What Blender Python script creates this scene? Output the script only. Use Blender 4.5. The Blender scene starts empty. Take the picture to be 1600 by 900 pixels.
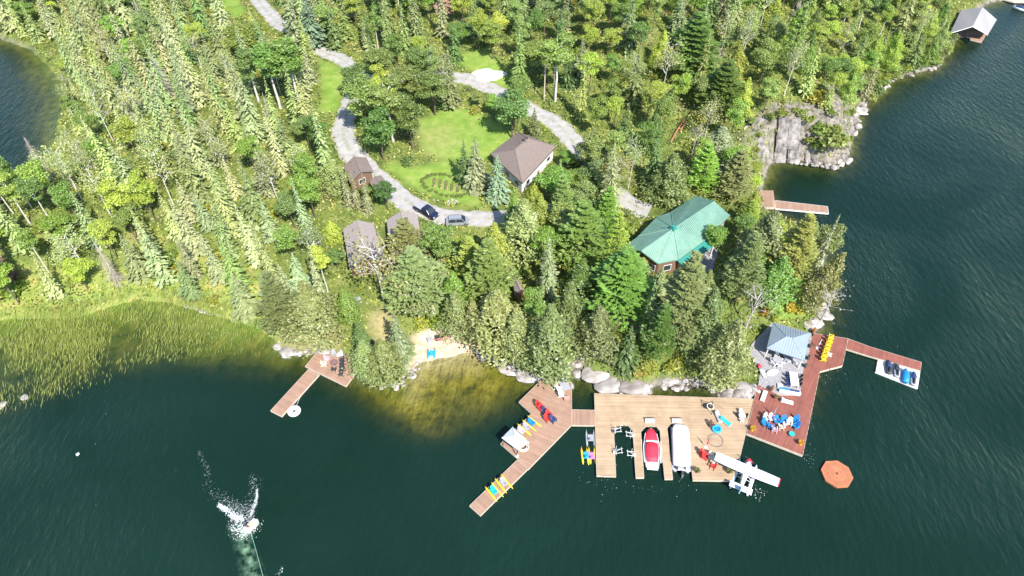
import bpy, math, random
import numpy as np
from mathutils import Vector, Matrix

random.seed(7)
RNG = np.random.default_rng(7)
SC = bpy.context.scene
COL = SC.collection
R = math.radians

# ------------------------------------------------------------------ camera, sky, sun, exposure
CAM_H, DEP, FPX = 95.0, R(46.5), 1067.0
cam_d = bpy.data.cameras.new('camera')
cam = bpy.data.objects.new('camera', cam_d); COL.objects.link(cam)
cam.location = (0, 0, CAM_H); cam.rotation_euler = (math.pi/2 - DEP, 0, 0)
cam_d.sensor_width = 36; cam_d.lens = 36*FPX/1600
cam_d.clip_start = 1; cam_d.clip_end = 8000
SC.camera = cam

SUN_EL, SUN_AZ = R(49), R(153)       # azimuth from +Y towards +X
world = bpy.data.worlds.new('World'); SC.world = world; world.use_nodes = True
wn = world.node_tree.nodes; wl = world.node_tree.links
sky = wn.new('ShaderNodeTexSky'); sky.sky_type = 'NISHITA'; sky.sun_disc = False
sky.sun_elevation = SUN_EL; sky.sun_rotation = SUN_AZ; sky.air_density = 1.0; sky.dust_density = 0.4; sky.ozone_density = 3.0
wn['Background'].inputs['Strength'].default_value = 0.15
wl.new(sky.outputs[0], wn['Background'].inputs['Color'])
sun_d = bpy.data.lights.new('sun', 'SUN'); sun_d.energy = 5.0; sun_d.angle = R(0.5); sun_d.color = (1, .955, .88)
sun = bpy.data.objects.new('sun', sun_d); COL.objects.link(sun)
S_DIR = Vector((math.sin(SUN_AZ)*math.cos(SUN_EL), math.cos(SUN_AZ)*math.cos(SUN_EL), math.sin(SUN_EL)))
sun.rotation_euler = (-S_DIR).to_track_quat('-Z', 'Y').to_euler(); sun.location = S_DIR*300
vs = SC.view_settings; vs.view_transform = 'Standard'; vs.look = 'None'; vs.gamma = 1; vs.exposure = 1.08
SC.render.engine = 'CYCLES'
SC.cycles.max_bounces = 6; SC.cycles.transparent_max_bounces = 12; SC.cycles.diffuse_bounces = 3

# ------------------------------------------------------------------ survey helpers (photo pixel -> place on the ground)
CD, SD = math.cos(DEP), math.sin(DEP)
def ray(px, py):
    u, v = (px-800)/FPX, (450-py)/FPX
    return np.array([u, CD + v*SD, -SD + v*CD])
def G(px, py, z=0.0):
    d = ray(px, py); t = (z-CAM_H)/d[2]
    return (d[0]*t, d[1]*t)
def proj(p):
    x, y, z = p[0], p[1], p[2]-CAM_H
    zc = y*CD - z*SD
    return 800 + FPX*x/zc, 450 - FPX*(y*SD + z*CD)/zc

# ------------------------------------------------------------------ terrain
X0, X1, Y0, Y1, ST = -250, 250, -70, 340, 1.0
gx = np.arange(X0, X1+.1, ST); gy = np.arange(Y0, Y1+.1, ST)
GX, GY = np.meshgrid(gx, gy)
_lat = RNG.random((256, 256))
def vnoise(x, y):
    xi = np.floor(x).astype(int); yi = np.floor(y).astype(int); fx = x-xi; fy = y-yi
    fx = fx*fx*(3-2*fx); fy = fy*fy*(3-2*fy)
    a = _lat[yi % 256, xi % 256]; b = _lat[yi % 256, (xi+1) % 256]
    c = _lat[(yi+1) % 256, xi % 256]; d = _lat[(yi+1) % 256, (xi+1) % 256]
    return (a*(1-fx)+b*fx)*(1-fy) + (c*(1-fx)+d*fx)*fy
def fbm(x, y, o=4):
    s = 0; a = .5
    for i in range(o):
        s = s + a*vnoise(x+17.3*i, y+5.1*i); x = x*2.03; y = y*2.03; a *= .5
    return s - .47
def sstep(a, b, x):
    t = np.clip((x-a)/(b-a), 0, 1); return t*t*(3-2*t)

SHORE = [(-140,512),(-60,506),(0,500),(60,497),(120,497),(170,480),(215,468),(270,474),(300,484),(345,496),(400,512),(430,530),(434,543),(450,551),(478,553),
 (494,552),(530,560),(560,590),(600,604),(622,606),(632,590),(645,575),(658,566),(700,558),(742,550),(760,557),(790,571),(815,583),(840,596),(862,602),(886,594),
 (893,580),(903,568),(912,580),(922,594),(938,592),(955,605),(975,612),(1010,612),(1025,602),(1050,599),(1065,598),(1090,600),(1110,608),(1130,621),(1170,625),
 (1186,622),(1216,622),(1247,618),(1256,580),(1270,540),(1272,518),(1286,505),(1278,492),(1290,478),(1292,455),(1284,430),(1288,400),(1278,372),(1252,352),(1225,342),
 (1200,332),(1193,310),(1192,282),(1200,258),(1215,250),(1260,251),(1300,259),(1325,246),(1331,205),(1345,168),(1370,150),(1400,120),(1440,111),(1465,106),(1480,82),
 (1490,62),(1497,45),(1530,12),(1550,3),(1600,-3),(1700,-16),(1800,-40),(2200,-120)]
BAY = [(-260,40),(-60,56),(0,60),(50,78),(75,104),(95,128),(100,158),(92,185),(86,222),(66,262),(30,285),(-20,300),(-120,310),(-300,300)]
shore_w = [G(*p) for p in SHORE]
land_poly = [(-900, shore_w[0][1])] + shore_w + [(900, 400), (900, 1200), (-900, 1200)]
bay_poly = [G(*p) for p in BAY]
bay_poly = [(-900, bay_poly[0][1])] + bay_poly + [(-900, bay_poly[-1][1])]
def seg_dist(poly, X, Y):
    best = np.full(X.shape, 1e9)
    for (ax, ay), (bx, by) in zip(poly, poly[1:]+poly[:1]):
        dx, dy = bx-ax, by-ay; L = dx*dx+dy*dy+1e-9
        t = np.clip(((X-ax)*dx+(Y-ay)*dy)/L, 0, 1)
        best = np.minimum(best, (X-ax-t*dx)**2+(Y-ay-t*dy)**2)
    return np.sqrt(best)
def inside(poly, X, Y):
    r = np.zeros(np.shape(X), bool)
    for (ax, ay), (bx, by) in zip(poly, poly[1:]+poly[:1]):
        if ay == by: continue
        c = ((ay > Y) != (by > Y)) & (X < (bx-ax)*(Y-ay)/(by-ay)+ax)
        r ^= c
    return r
d_land = np.where(inside(land_poly, GX, GY), 1, -1)*seg_dist(land_poly, GX, GY)
d_bay = np.where(inside(bay_poly, GX, GY), -1, 1)*seg_dist(bay_poly, GX, GY)
DS = np.minimum(d_land, d_bay)
DS = DS + .9*fbm(GX*.35, GY*.35, 3)*np.clip(np.abs(DS)/1.0+.5, 0, 1.6)
def blob(px, py, r):
    x, y = G(px, py); return np.exp(-((GX-x)**2+(GY-y)**2)/(r*r))
w_beach = np.clip(1.6*np.exp(-((GX-G(706,560)[0])**2/(10.5**2) + (GY-G(700,600)[1])**2/(14.**2))), 0, 1)
w_reed = np.clip(np.maximum.reduce([blob(60,500,34), blob(200,490,24), blob(330,500,16), blob(-100,520,50)])*1.3, 0, 1)
w_bay = np.clip(blob(40,150,30)*1.2, 0, 1)
w_cliff = np.clip(blob(1240,205,15)*1.4, 0, 1)
gentle = np.clip(np.maximum(w_beach, np.maximum(w_reed, w_bay)), 0, 1)
dl = np.maximum(DS, 0)
H = (1-gentle)*(1.0*(1-np.exp(-dl/.9)) + 4.2*(1-np.exp(-dl/24))) + gentle*(.075*dl + 2.6*(1-np.exp(-np.maximum(dl-6, 0)/30)))
H = H + w_cliff*7.2*sstep(0, 6, dl)
H = H + np.clip(dl/25, 0, 1)*(7*blob(1090,50,45) + 5*blob(1010,120,16) + 4*blob(700,20,60) + 3*blob(250,250,55))
H = H + 2.2*fbm(GX*.045, GY*.045, 4)*np.clip(dl/14, 0, 1) + .5*fbm(GX*.22, GY*.22, 3)*np.clip(dl/3, 0, 1)
dw = np.maximum(-DS, 0)
slope_u = .34*(1-gentle) + .05*w_reed + .05*np.maximum(w_beach, w_bay)*(1-w_reed)
bed = -np.minimum(slope_u*dw + .012*dw**2*(1-w_reed*.85)*(1-.6*w_beach) + .04, 6.5) - .25*np.abs(fbm(GX*.3, GY*.3, 3))*np.clip(dw, 0, 1)
H = np.where(DS > 0, H + .03, bed)
def height(x, y):
    fx = np.clip((np.asarray(x, float)-X0)/ST, 0, len(gx)-1.001); fy = np.clip((np.asarray(y, float)-Y0)/ST, 0, len(gy)-1.001)
    xi = fx.astype(int); yi = fy.astype(int); a = fx-xi; b = fy-yi
    return (H[yi, xi]*(1-a)+H[yi, xi+1]*a)*(1-b) + (H[yi+1, xi]*(1-a)+H[yi+1, xi+1]*a)*b
def shoredist(x, y):
    xi = int(np.clip(round((x-X0)/ST), 0, len(gx)-1)); yi = int(np.clip(round((y-Y0)/ST), 0, len(gy)-1))
    return DS[yi, xi]
_T = np.linspace(60, 420, 721)
def P(px, py, up=0.0):
    """where the line of sight through a photo pixel meets the ground (or the water), raised by `up`"""
    d = ray(px, py); d = d/np.linalg.norm(d)
    x = d[0]*_T; y = d[1]*_T; z = CAM_H + d[2]*_T
    g = np.maximum(height(x, y), 0)+up
    k = int(np.argmax(z <= g))
    if k == 0: k = len(_T)-1
    f0 = z[k-1]-g[k-1]; f1 = z[k]-g[k]; t = _T[k-1] + (_T[k]-_T[k-1])*f0/(f0-f1+1e-9)
    return Vector((d[0]*t, d[1]*t, CAM_H+d[2]*t))
# levelled building plots, cut before anything is laid on the ground
def level(px, py, r, za=None):
    global H
    p = P(px, py); w = np.clip(1.6*np.exp(-((GX-p.x)**2+(GY-p.y)**2)/(r*r)), 0, 1)
    w = np.where(DS > .5, w, 0)
    H = H*(1-w) + (p.z if za is None else za)*w
    return p
for a in [(815,268,10),(1065,385,13),(590,392,11),(568,280,6),(720,215,12),(1222,585,9.5,.35),(1228,545,7,.4),(690,300,10)]: level(*a)

# ------------------------------------------------------------------ materials
MATS = {}
def nodes_of(m): return m.node_tree.nodes, m.node_tree.links
def mat(name, col, rough=.6, metal=0, var=.12, scale=6.0, bump=0.0, island=0.0, spec=.4, rim=None):
    if name in MATS: return MATS[name]
    m = bpy.data.materials.new(name); m.use_nodes = True; n, l = nodes_of(m); b = n['Principled BSDF']
    b.inputs['Roughness'].default_value = rough; b.inputs['Metallic'].default_value = metal
    b.inputs['Specular IOR Level'].default_value = spec
    tc = n.new('ShaderNodeTexCoord'); nz = n.new('ShaderNodeTexNoise'); nz.inputs['Scale'].default_value = scale; nz.inputs['Detail'].default_value = 5
    l.new(tc.outputs['Object'], nz.inputs['Vector'])
    mr = n.new('ShaderNodeMapRange'); mr.inputs[1].default_value = .3; mr.inputs[2].default_value = .7
    mr.inputs[3].default_value = 1-var; mr.inputs[4].default_value = 1+var; l.new(nz.outputs['Fac'], mr.inputs[0])
    hsv = n.new('ShaderNodeHueSaturation'); hsv.inputs['Color'].default_value = (*[c*.82 for c in col], 1); val = mr.outputs[0]
    if island:
        ge = n.new('ShaderNodeNewGeometry'); m2 = n.new('ShaderNodeMapRange'); m2.inputs[3].default_value = 1-island; m2.inputs[4].default_value = 1+island
        l.new(ge.outputs['Random Per Island'], m2.inputs[0]); mu = n.new('ShaderNodeMath'); mu.operation = 'MULTIPLY'
        l.new(val, mu.inputs[0]); l.new(m2.outputs[0], mu.inputs[1]); val = mu.outputs[0]
    l.new(val, hsv.inputs['Value']); l.new(hsv.outputs[0], b.inputs['Base Color'])
    if bump:
        bp = n.new('ShaderNodeBump'); bp.inputs['Strength'].default_value = bump; bp.inputs['Distance'].default_value = .05
        l.new(nz.outputs['Fac'], bp.inputs['Height']); l.new(bp.outputs[0], b.inputs['Normal'])
    MATS[name] = m; return m
def leaf_mat(name, trans=.35, isl=.45):
    """leaf or needle spray: colour from the object's own colour, varied sprig by sprig and tree by tree"""
    m = bpy.data.materials.new(name); m.use_nodes = True; n, l = nodes_of(m); n.remove(n['Principled BSDF']); out = n['Material Output']
    oi = n.new('ShaderNodeObjectInfo'); ge = n.new('ShaderNodeNewGeometry'); hsv = n.new('ShaderNodeHueSaturation')
    l.new(oi.outputs['Color'], hsv.inputs['Color'])
    a = n.new('ShaderNodeMapRange'); a.inputs[3].default_value = 1-isl; a.inputs[4].default_value = 1+isl; l.new(ge.outputs['Random Per Island'], a.inputs[0])
    b = n.new('ShaderNodeMapRange'); b.inputs[3].default_value = .472; b.inputs[4].default_value = .50; l.new(oi.outputs['Random'], b.inputs[0])
    l.new(a.outputs[0], hsv.inputs['Value']); l.new(b.outputs[0], hsv.inputs['Hue'])
    d = n.new('ShaderNodeBsdfDiffuse'); t = n.new('ShaderNodeBsdfTranslucent'); mx = n.new('ShaderNodeMixShader'); mx.inputs[0].default_value = trans
    g = n.new('ShaderNodeBsdfGlossy'); g.inputs['Roughness'].default_value = .5; g.inputs['Color'].default_value = (1, 1, 1, 1)
    m2 = n.new('ShaderNodeMixShader'); m2.inputs[0].default_value = .035
    l.new(hsv.outputs[0], d.inputs[0]); l.new(hsv.outputs[0], t.inputs[0]); l.new(d.outputs[0], mx.inputs[1]); l.new(t.outputs[0], mx.inputs[2])
    l.new(mx.outputs[0], m2.inputs[1]); l.new(g.outputs[0], m2.inputs[2]); l.new(m2.outputs[0], out.inputs[0])
    MATS[name] = m; return m
LEAF = leaf_mat('leaf', .47, .34); NEEDLE = leaf_mat('needle', .42, .26)
ROCK_C = mat('cliff_rock', (.215,.195,.18), .95, var=.65, scale=.8, bump=1.0)
BARK = mat('bark', (.13,.10,.075), .9, var=.3, scale=3, bump=.4)
BIRCH = mat('birch_bark', (.62,.58,.52), .8, var=.25, scale=4)
GREYWOOD = mat('dead_wood', (.42,.38,.35), .9, var=.25, scale=4)
ROCK = mat('pale_rock', (.36,.325,.30), .9, var=.5, scale=1.1, bump=.8)
ROCK_D = mat('grey_rock', (.235,.205,.185), .9, var=.55, scale=.9, bump=.8)
TAN = mat('tan_deck_board', (.40,.285,.18), .75, var=.14, scale=.5, island=.13)
BROWN = mat('brown_deck_board', (.34,.21,.145), .75, var=.10, scale=.9, island=.12)
REDD = mat('red_deck_board', (.255,.088,.062), .75, var=.16, scale=.5, island=.13)
PALE = mat('pale_edge_board', (.52,.44,.35), .7, var=.12, scale=2)
DARKW = mat('dark_timber', (.06,.05,.042), .85, var=.2)
STEEL = mat('galvanised_steel', (.45,.45,.46), .4, .7)
WHITE = mat('white_paint', (.74,.74,.73), .45, var=.08)
WALLW = mat('white_siding', (.74,.72,.68), .7, var=.06)
WALLB = mat('brown_siding', (.20,.12,.08), .75, var=.15)
GLASS = mat('window_glass', (.03,.04,.05), .08, spec=.8)
SHING = mat('brown_shingle', (.20,.155,.135), .9, var=.22, scale=5, bump=.3)
SHING2 = mat('grey_brown_shingle', (.30,.255,.235), .9, var=.2, scale=5, bump=.3)
GREENM = mat('green_metal_roof', (.165,.305,.235), .5, var=.10, scale=.7)
TEALM = mat('teal_metal_roof', (.035,.24,.195), .5, var=.08, scale=.7)
BLUEM = mat('blue_grey_metal_roof', (.25,.31,.36), .4, var=.06, scale=.8)
GREYM = mat('pale_grey_roof', (.33,.315,.305), .55, var=.08, scale=2)
BLACK = mat('black_rubber', (.02,.02,.022), .6)
CHARC = mat('charcoal_plastic', (.045,.05,.06), .5)
NAVY = mat('navy_plastic', (.03,.06,.16), .45)
BLUE = mat('blue_plastic', (.015,.22,.55), .4)
SKYB = mat('sky_blue_vinyl', (.03,.36,.62), .4)
TEAL = mat('teal_plastic', (.02,.42,.40), .45)
RED = mat('red_plastic', (.62,.05,.045), .45)
REDC = mat('red_boat_cover', (.68,.03,.06), .6, var=.06, scale=3)
YELLOW = mat('yellow_plastic', (.80,.56,.03), .45)
CREAM = mat('cream_cushion', (.75,.66,.48), .7)
PINK = mat('lilac_cushion', (.62,.42,.50), .7)
GREYC = mat('grey_cushion', (.33,.33,.36), .8)
SKIN = mat('skin', (.55,.34,.25), .6)
CARD = mat('dark_blue_car_paint', (.015,.02,.05), .25, spec=.6, var=.02)
CARS = mat('silver_car_paint', (.45,.47,.50), .3, .5, var=.02)
SOIL = mat('red_soil', (.33,.21,.14), .95, var=.25, scale=2)
FLOWER = mat('orange_flower', (.75,.28,.03), .7)
FOAM_SPARKLE = mat('white_foam_sparkle', (.85,.88,.88), .7, var=.05)
STONEP = mat('grey_paving', (.30,.285,.29), .85, var=.15, scale=2, bump=.2)
ORANGEW = mat('orange_cedar_board', (.43,.16,.075), .7, var=.12, scale=1.2, island=.12)
SAND = mat('pale_sand', (.50,.42,.34), .95, var=.10, scale=1.5, bump=.3)

# ------------------------------------------------------------------ mesh helpers
class MB:
    def __init__(s): s.v = []; s.f = []
    def add(s, vs, fs):
        o = len(s.v); s.v += [tuple(map(float, v)) for v in vs]; s.f += [tuple(o+i for i in f) for f in fs]; return s
    def box(s, c, d, rz=0, rx=0, ry=0, taper=1.0):
        M = Matrix.Rotation(rz, 3, 'Z') @ Matrix.Rotation(ry, 3, 'Y') @ Matrix.Rotation(rx, 3, 'X'); c = Vector(c); vs = []
        for k in (-.5, .5):
            t = 1 if k < 0 else taper
            for i, j in ((-.5,-.5),(.5,-.5),(.5,.5),(-.5,.5)): vs.append(c + M @ Vector((i*d[0]*t, j*d[1]*t, k*d[2])))
        return s.add(vs, [(3,2,1,0),(4,5,6,7),(0,1,5,4),(1,2,6,5),(2,3,7,6),(3,0,4,7)])
    def tube(s, pts, r, n=6, r1=None, cap=True):
        pts = [Vector(p) for p in pts]; m = len(pts); vs = []; fs = []
        for i, p in enumerate(pts):
            d = (pts[min(i+1, m-1)]-pts[max(i-1, 0)]).normalized()
            a = d.cross(Vector((0,0,1)) if abs(d.z) < .95 else Vector((1,0,0))).normalized(); b = d.cross(a)
            rr = r if r1 is None else r+(r1-r)*i/(m-1)
            for k in range(n): t = 2*math.pi*k/n; vs.append(p + a*(rr*math.cos(t)) + b*(rr*math.sin(t)))
        for i in range(m-1):
            for k in range(n): fs.append((i*n+k, i*n+(k+1)%n, (i+1)*n+(k+1)%n, (i+1)*n+k))
        if cap: fs += [tuple(range(n))[::-1], tuple(range((m-1)*n, m*n))]
        return s.add(vs, fs)
    def loft(s, rings, cap=True):
        n = len(rings[0]); vs = [p for r in rings for p in r]; fs = []
        for i in range(len(rings)-1):
            for k in range(n): fs.append((i*n+k, i*n+(k+1)%n, (i+1)*n+(k+1)%n, (i+1)*n+k))
        if cap: fs += [tuple(range(n))[::-1], tuple(range((len(rings)-1)*n, len(rings)*n))]
        return s.add(vs, fs)
    def prism(s, poly, z0, z1):
        return s.loft([[(x, y, z0) for x, y in poly], [(x, y, z1) for x, y in poly]])
    def torus(s, c, R_, r, n=24, m=8, sz=1.0):
        rings = []; vs = []; fs = []
        for i in range(n):
            a = 2*math.pi*i/n
            for k in range(m):
                b = 2*math.pi*k/m; q = R_+r*math.cos(b); vs.append((c[0]+q*math.cos(a), c[1]+q*math.sin(a), c[2]+r*sz*math.sin(b)))
        for i in range(n):
            for k in range(m): fs.append((i*m+k, ((i+1)%n)*m+k, ((i+1)%n)*m+(k+1)%m, i*m+(k+1)%m))
        return s.add(vs, fs)
    def build(s, name, m, parent=None, smooth=False, loc=None):
        me = bpy.data.meshes.new(name); me.from_pydata(s.v, [], s.f); me.update()
        if m: me.materials.append(m)
        if smooth: me.polygons.foreach_set('use_smooth', [True]*len(me.polygons))
        return link(name, me, parent, loc)
def link(name, me, parent=None, loc=None):
    o = bpy.data.objects.new(name, me); COL.objects.link(o)
    if parent is not None: o.parent = parent
    if loc is not None: o.location = loc
    return o
def tag(o, label, cat, group=None):
    o['label'] = label; o['category'] = cat
    if group: o['group'] = group
    return o
def thing(name, label, cat, loc=(0,0,0), rz=0, group=None, sc=None):
    o = bpy.data.objects.new(name, None); o.empty_display_size = .3; COL.objects.link(o)
    o.location = loc; o.rotation_euler = (0, 0, rz)
    if sc: o.scale = sc
    return tag(o, label, cat, group)
def struct(o): o['kind'] = 'structure'; return o
def stuff(o): o['kind'] = 'stuff'; return o
def np_mesh(name, V, F, m):
    me = bpy.data.meshes.new(name); V = np.asarray(V, np.float32); F = np.asarray(F, np.int32); k = F.shape[1]
    me.vertices.add(len(V)); me.vertices.foreach_set('co', V.ravel())
    me.loops.add(F.size); me.loops.foreach_set('vertex_index', F.ravel())
    me.polygons.add(len(F)); me.polygons.foreach_set('loop_start', np.arange(0, F.size, k, dtype=np.int32))
    me.update(calc_edges=True); me.validate()
    if m: me.materials.append(m)
    return me
def copy_tree(o, parent=None):
    c = o.copy(); COL.objects.link(c); c.parent = parent
    for ch in list(o.children): copy_tree(ch, c)
    return c

# ------------------------------------------------------------------ the setting: ground sheet
def pxpoly(pts): return [tuple(P(*p)[:2]) for p in pts]
def polymask(pts, soft=1.5):
    w = pxpoly(pts); d = np.where(inside(w, GX, GY), 1, -1)*seg_dist(w, GX, GY)
    return sstep(-soft, soft, d + 1.4*fbm(GX*.3, GY*.3, 3))
m_lawn = np.maximum.reduce([polymask([(652,190),(700,168),(745,172),(790,198),(806,225),(770,250),(700,250),(660,235)]),
    polymask([(640,262),(700,250),(745,290),(752,322),(700,318),(640,290),(600,262),(612,250)]), polymask([(498,95),(540,110),(528,180),(500,175),(505,130)]),
    polymask([(700,90),(760,75),(800,120),(790,140),(740,115)]), polymask([(335,-20),(365,-20),(385,20),(365,30)]), polymask([(1190,470),(1255,465),(1262,495),(1205,500)])])
m_lawn = m_lawn*np.where(DS > 0, 1, 0)
m_dry = np.maximum.reduce([polymask([(655,200),(700,195),(715,225),(690,240),(660,232)], 4)*.35, polymask([(575,490),(612,480),(620,540),(585,548)], 2), polymask([(440,520),(530,525),(530,545),(450,545)], 2)])
m_rock = np.clip((1-sstep(.2, 1.3, DS))*(1-gentle*1.3) + w_cliff*1.3*(1-sstep(7, 10, DS)), 0, 1)*np.where(DS > -3, 1, 0)
m_sand = np.clip(1.9*np.exp(-((GX-G(700,556)[0])/6.6)**4)-.3, 0, 1)*(1-sstep(5.2, 6.6, DS))*np.where(np.abs(GY-G(702,600)[1]) < 22, 1, 0)
m_marsh = np.clip(w_reed*1.5-.2, 0, 1)*(1-sstep(6, 16, DS))
ny, nx = GX.shape
idx = np.arange(nx*ny).reshape(ny, nx)
quads = np.stack([idx[:-1,:-1], idx[:-1,1:], idx[1:,1:], idx[1:,:-1]], -1).reshape(-1, 4)
def ring_ext(Zb):
    """border loop of the grid pushed out to the horizon"""
    loop = list(idx[0,:]) + list(idx[1:,-1]) + list(idx[-1,-2::-1]) + list(idx[-2:0:-1,0])
    loop = np.array(loop); cx, cy = 0, 120
    V = np.stack([(GX.ravel()[loop]-cx)*14+cx, (GY.ravel()[loop]-cy)*14+cy, Zb[loop]], -1)
    n = len(loop); a = np.arange(n); b = (a+1) % n
    F = np.stack([loop[a], nx*ny+a, nx*ny+b, loop[b]], -1)
    return V, F, loop
V = np.stack([GX.ravel(), GY.ravel(), H.ravel()], -1); Ve, Fe, loop = ring_ext(H.ravel())
ground_me = np_mesh('ground', np.vstack([V, Ve]), np.vstack([quads, Fe]), None)
def setattr_f(me, name, arr):
    a = me.attributes.new(name, 'FLOAT', 'POINT'); full = np.concatenate([arr.ravel(), arr.ravel()[loop]]).astype(np.float32); a.data.foreach_set('value', full)
for k, arr in (('lawn', m_lawn), ('dry', m_dry), ('rock', m_rock), ('sand', m_sand), ('marsh', m_marsh), ('sandbed', np.clip(w_beach*1.25-.15, 0, 1))): setattr_f(ground_me, k, arr)
ground_me.polygons.foreach_set('use_smooth', [True]*len(ground_me.polygons))
gm = bpy.data.materials.new('forest_floor'); gm.use_nodes = True; n, l = nodes_of(gm); b = n['Principled BSDF']; b.inputs['Roughness'].default_value = .95; b.inputs['Specular IOR Level'].default_value = .1
tc = n.new('ShaderNodeTexCoord')
def noise(scale, det=5):
    z = n.new('ShaderNodeTexNoise'); z.inputs['Scale'].default_value = scale; z.inputs['Detail'].default_value = det; l.new(tc.outputs['Object'], z.inputs['Vector']); return z
def ramp(src, stops):
    r = n.new('ShaderNodeValToRGB'); e = r.color_ramp.elements
    while len(e) < len(stops): e.new(.5)
    for q, (p, c) in zip(e, stops): q.position = p; q.color = (*c, 1)
    l.new(src, r.inputs[0]); return r.outputs[0]
def attr(nm): a = n.new('ShaderNodeAttribute'); a.attribute_name = nm; return a.outputs['Fac']
def mixc(f, a, b_):
    x = n.new('ShaderNodeMix'); x.data_type = 'RGBA'; l.new(f, x.inputs[0]); l.new(a, x.inputs[6]); l.new(b_, x.inputs[7]); return x.outputs[2]
base = ramp(noise(.35).outputs['Fac'], [(.3, (.06,.085,.022)), (.5, (.11,.14,.035)), (.62, (.16,.18,.05)), (.75, (.19,.15,.08))])
lawn = ramp(noise(.5).outputs['Fac'], [(.3, (.12,.20,.03)), (.55, (.17,.245,.045)), (.75, (.24,.265,.08))])
dry = ramp(noise(1.2).outputs['Fac'], [(.3, (.20,.18,.075)), (.55, (.30,.25,.12)), (.75, (.33,.22,.14))])
rock = ramp(noise(.9, 8).outputs['Fac'], [(.3, (.06,.06,.045)), (.48, (.16,.14,.115)), (.62, (.23,.20,.175)), (.8, (.13,.13,.06))])
sand = ramp(noise(1.0).outputs['Fac'], [(.3, (.36,.26,.17)), (.6, (.48,.38,.29)), (.8, (.52,.43,.34))])
marsh = ramp(noise(.35).outputs['Fac'], [(.3, (.12,.17,.04)), (.5, (.20,.25,.06)), (.7, (.30,.27,.09))])
c = mixc(attr('marsh'), base, marsh); c = mixc(attr('lawn'), c, lawn); c = mixc(attr('dry'), c, dry); c = mixc(attr('rock'), c, rock); c = mixc(attr('sand'), c, sand)
# lake bed: olive silt, sand off the beach
geo = n.new('ShaderNodeNewGeometry'); sp = n.new('ShaderNodeSeparateXYZ'); l.new(geo.outputs['Position'], sp.inputs[0])
mr = n.new('ShaderNodeMapRange'); mr.inputs[1].default_value = 0; mr.inputs[2].default_value = -.5; l.new(sp.outputs['Z'], mr.inputs[0])
silt = ramp(noise(.5, 8).outputs['Fac'], [(.32, (.07,.075,.015)), (.5, (.15,.145,.03)), (.68, (.25,.22,.05))])
sandbed = ramp(noise(.6, 8).outputs['Fac'], [(.3, (.18,.145,.02)), (.5, (.42,.32,.045)), (.7, (.56,.42,.10))])
weed = ramp(noise(.45, 8).outputs['Fac'], [(.32, (.10,.12,.02)), (.5, (.21,.225,.035)), (.7, (.33,.28,.06))])
c = mixc(mr.outputs[0], c, mixc(attr('marsh'), mixc(attr('sandbed'), silt, sandbed), weed))
l.new(c, b.inputs['Base Color'])
bp = n.new('ShaderNodeBump'); bp.inputs['Strength'].default_value = .6; bp.inputs['Distance'].default_value = .3; l.new(noise(1.6, 8).outputs['Fac'], bp.inputs['Height']); l.new(bp.outputs[0], b.inputs['Normal'])
ground_me.materials.append(gm)
struct(link('ground', ground_me))

# water: clear over the shallows, turning opaque green with the depth beneath it
wst = 2
WX, WY = GX[::wst, ::wst], GY[::wst, ::wst]; Hw = H[::wst, ::wst]
ny, nx = WX.shape; idx = np.arange(nx*ny).reshape(ny, nx)
quads = np.stack([idx[:-1,:-1], idx[:-1,1:], idx[1:,1:], idx[1:,:-1]], -1).reshape(-1, 4)
_gx, _gy = GX, GY; GX, GY = WX, WY
Ve, Fe, loop = ring_ext(np.zeros(nx*ny)); GX, GY = _gx, _gy
water_me = np_mesh('lake', np.vstack([np.stack([WX.ravel(), WY.ravel(), np.zeros(nx*ny)], -1), Ve]), np.vstack([quads, Fe]), None)
setattr_f(water_me, 'depth', np.maximum(-Hw, 0))
water_me.polygons.foreach_set('use_smooth', [True]*len(water_me.polygons))
wm = bpy.data.materials.new('lake_water'); wm.use_nodes = True; n, l = nodes_of(wm); n.remove(n['Principled BSDF']); out = n['Material Output']; tc = n.new('ShaderNodeTexCoord')
mp = n.new('ShaderNodeMapping'); mp.inputs['Rotation'].default_value = (0, 0, R(38)); mp.inputs['Scale'].default_value = (1, .38, 1); l.new(tc.outputs['Object'], mp.inputs['Vector'])
w1 = n.new('ShaderNodeTexNoise'); w1.inputs['Scale'].default_value = .95; w1.inputs['Detail'].default_value = 6; w1.inputs['Roughness'].default_value = .6; l.new(mp.outputs[0], w1.inputs['Vector'])
w2 = n.new('ShaderNodeTexNoise'); w2.inputs['Scale'].default_value = .03; w2.inputs['Detail'].default_value = 4; w2.inputs['Distortion'].default_value = .8; l.new(tc.outputs['Object'], w2.inputs['Vector'])
bp = n.new('ShaderNodeBump'); bp.inputs['Strength'].default_value = .95; bp.inputs['Distance'].default_value = .42; l.new(w1.outputs['Fac'], bp.inputs['Height'])
wp = n.new('ShaderNodeMapRange'); wp.inputs[1].default_value = .35; wp.inputs[2].default_value = .65; wp.inputs[3].default_value = .5; wp.inputs[4].default_value = 1.15; l.new(w2.outputs['Fac'], wp.inputs[0]); l.new(wp.outputs[0], bp.inputs['Strength'])
dep = attr('depth')
e1 = n.new('ShaderNodeMath'); e1.operation = 'MULTIPLY'; e1.inputs[1].default_value = -.75; l.new(dep, e1.inputs[0])
e2 = n.new('ShaderNodeMath'); e2.operation = 'EXPONENT'; l.new(e1.outputs[0], e2.inputs[0])
e3 = n.new('ShaderNodeMath'); e3.operation = 'SUBTRACT'; e3.inputs[0].default_value = 1.0; l.new(e2.outputs[0], e3.inputs[1])
deep = ramp(w2.outputs['Fac'], [(.35, (.0036,.0155,.0088)), (.65, (.0052,.0205,.0135))])
dif = n.new('ShaderNodeBsdfDiffuse'); l.new(deep, dif.inputs[0]); l.new(bp.outputs[0], dif.inputs['Normal'])
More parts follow.
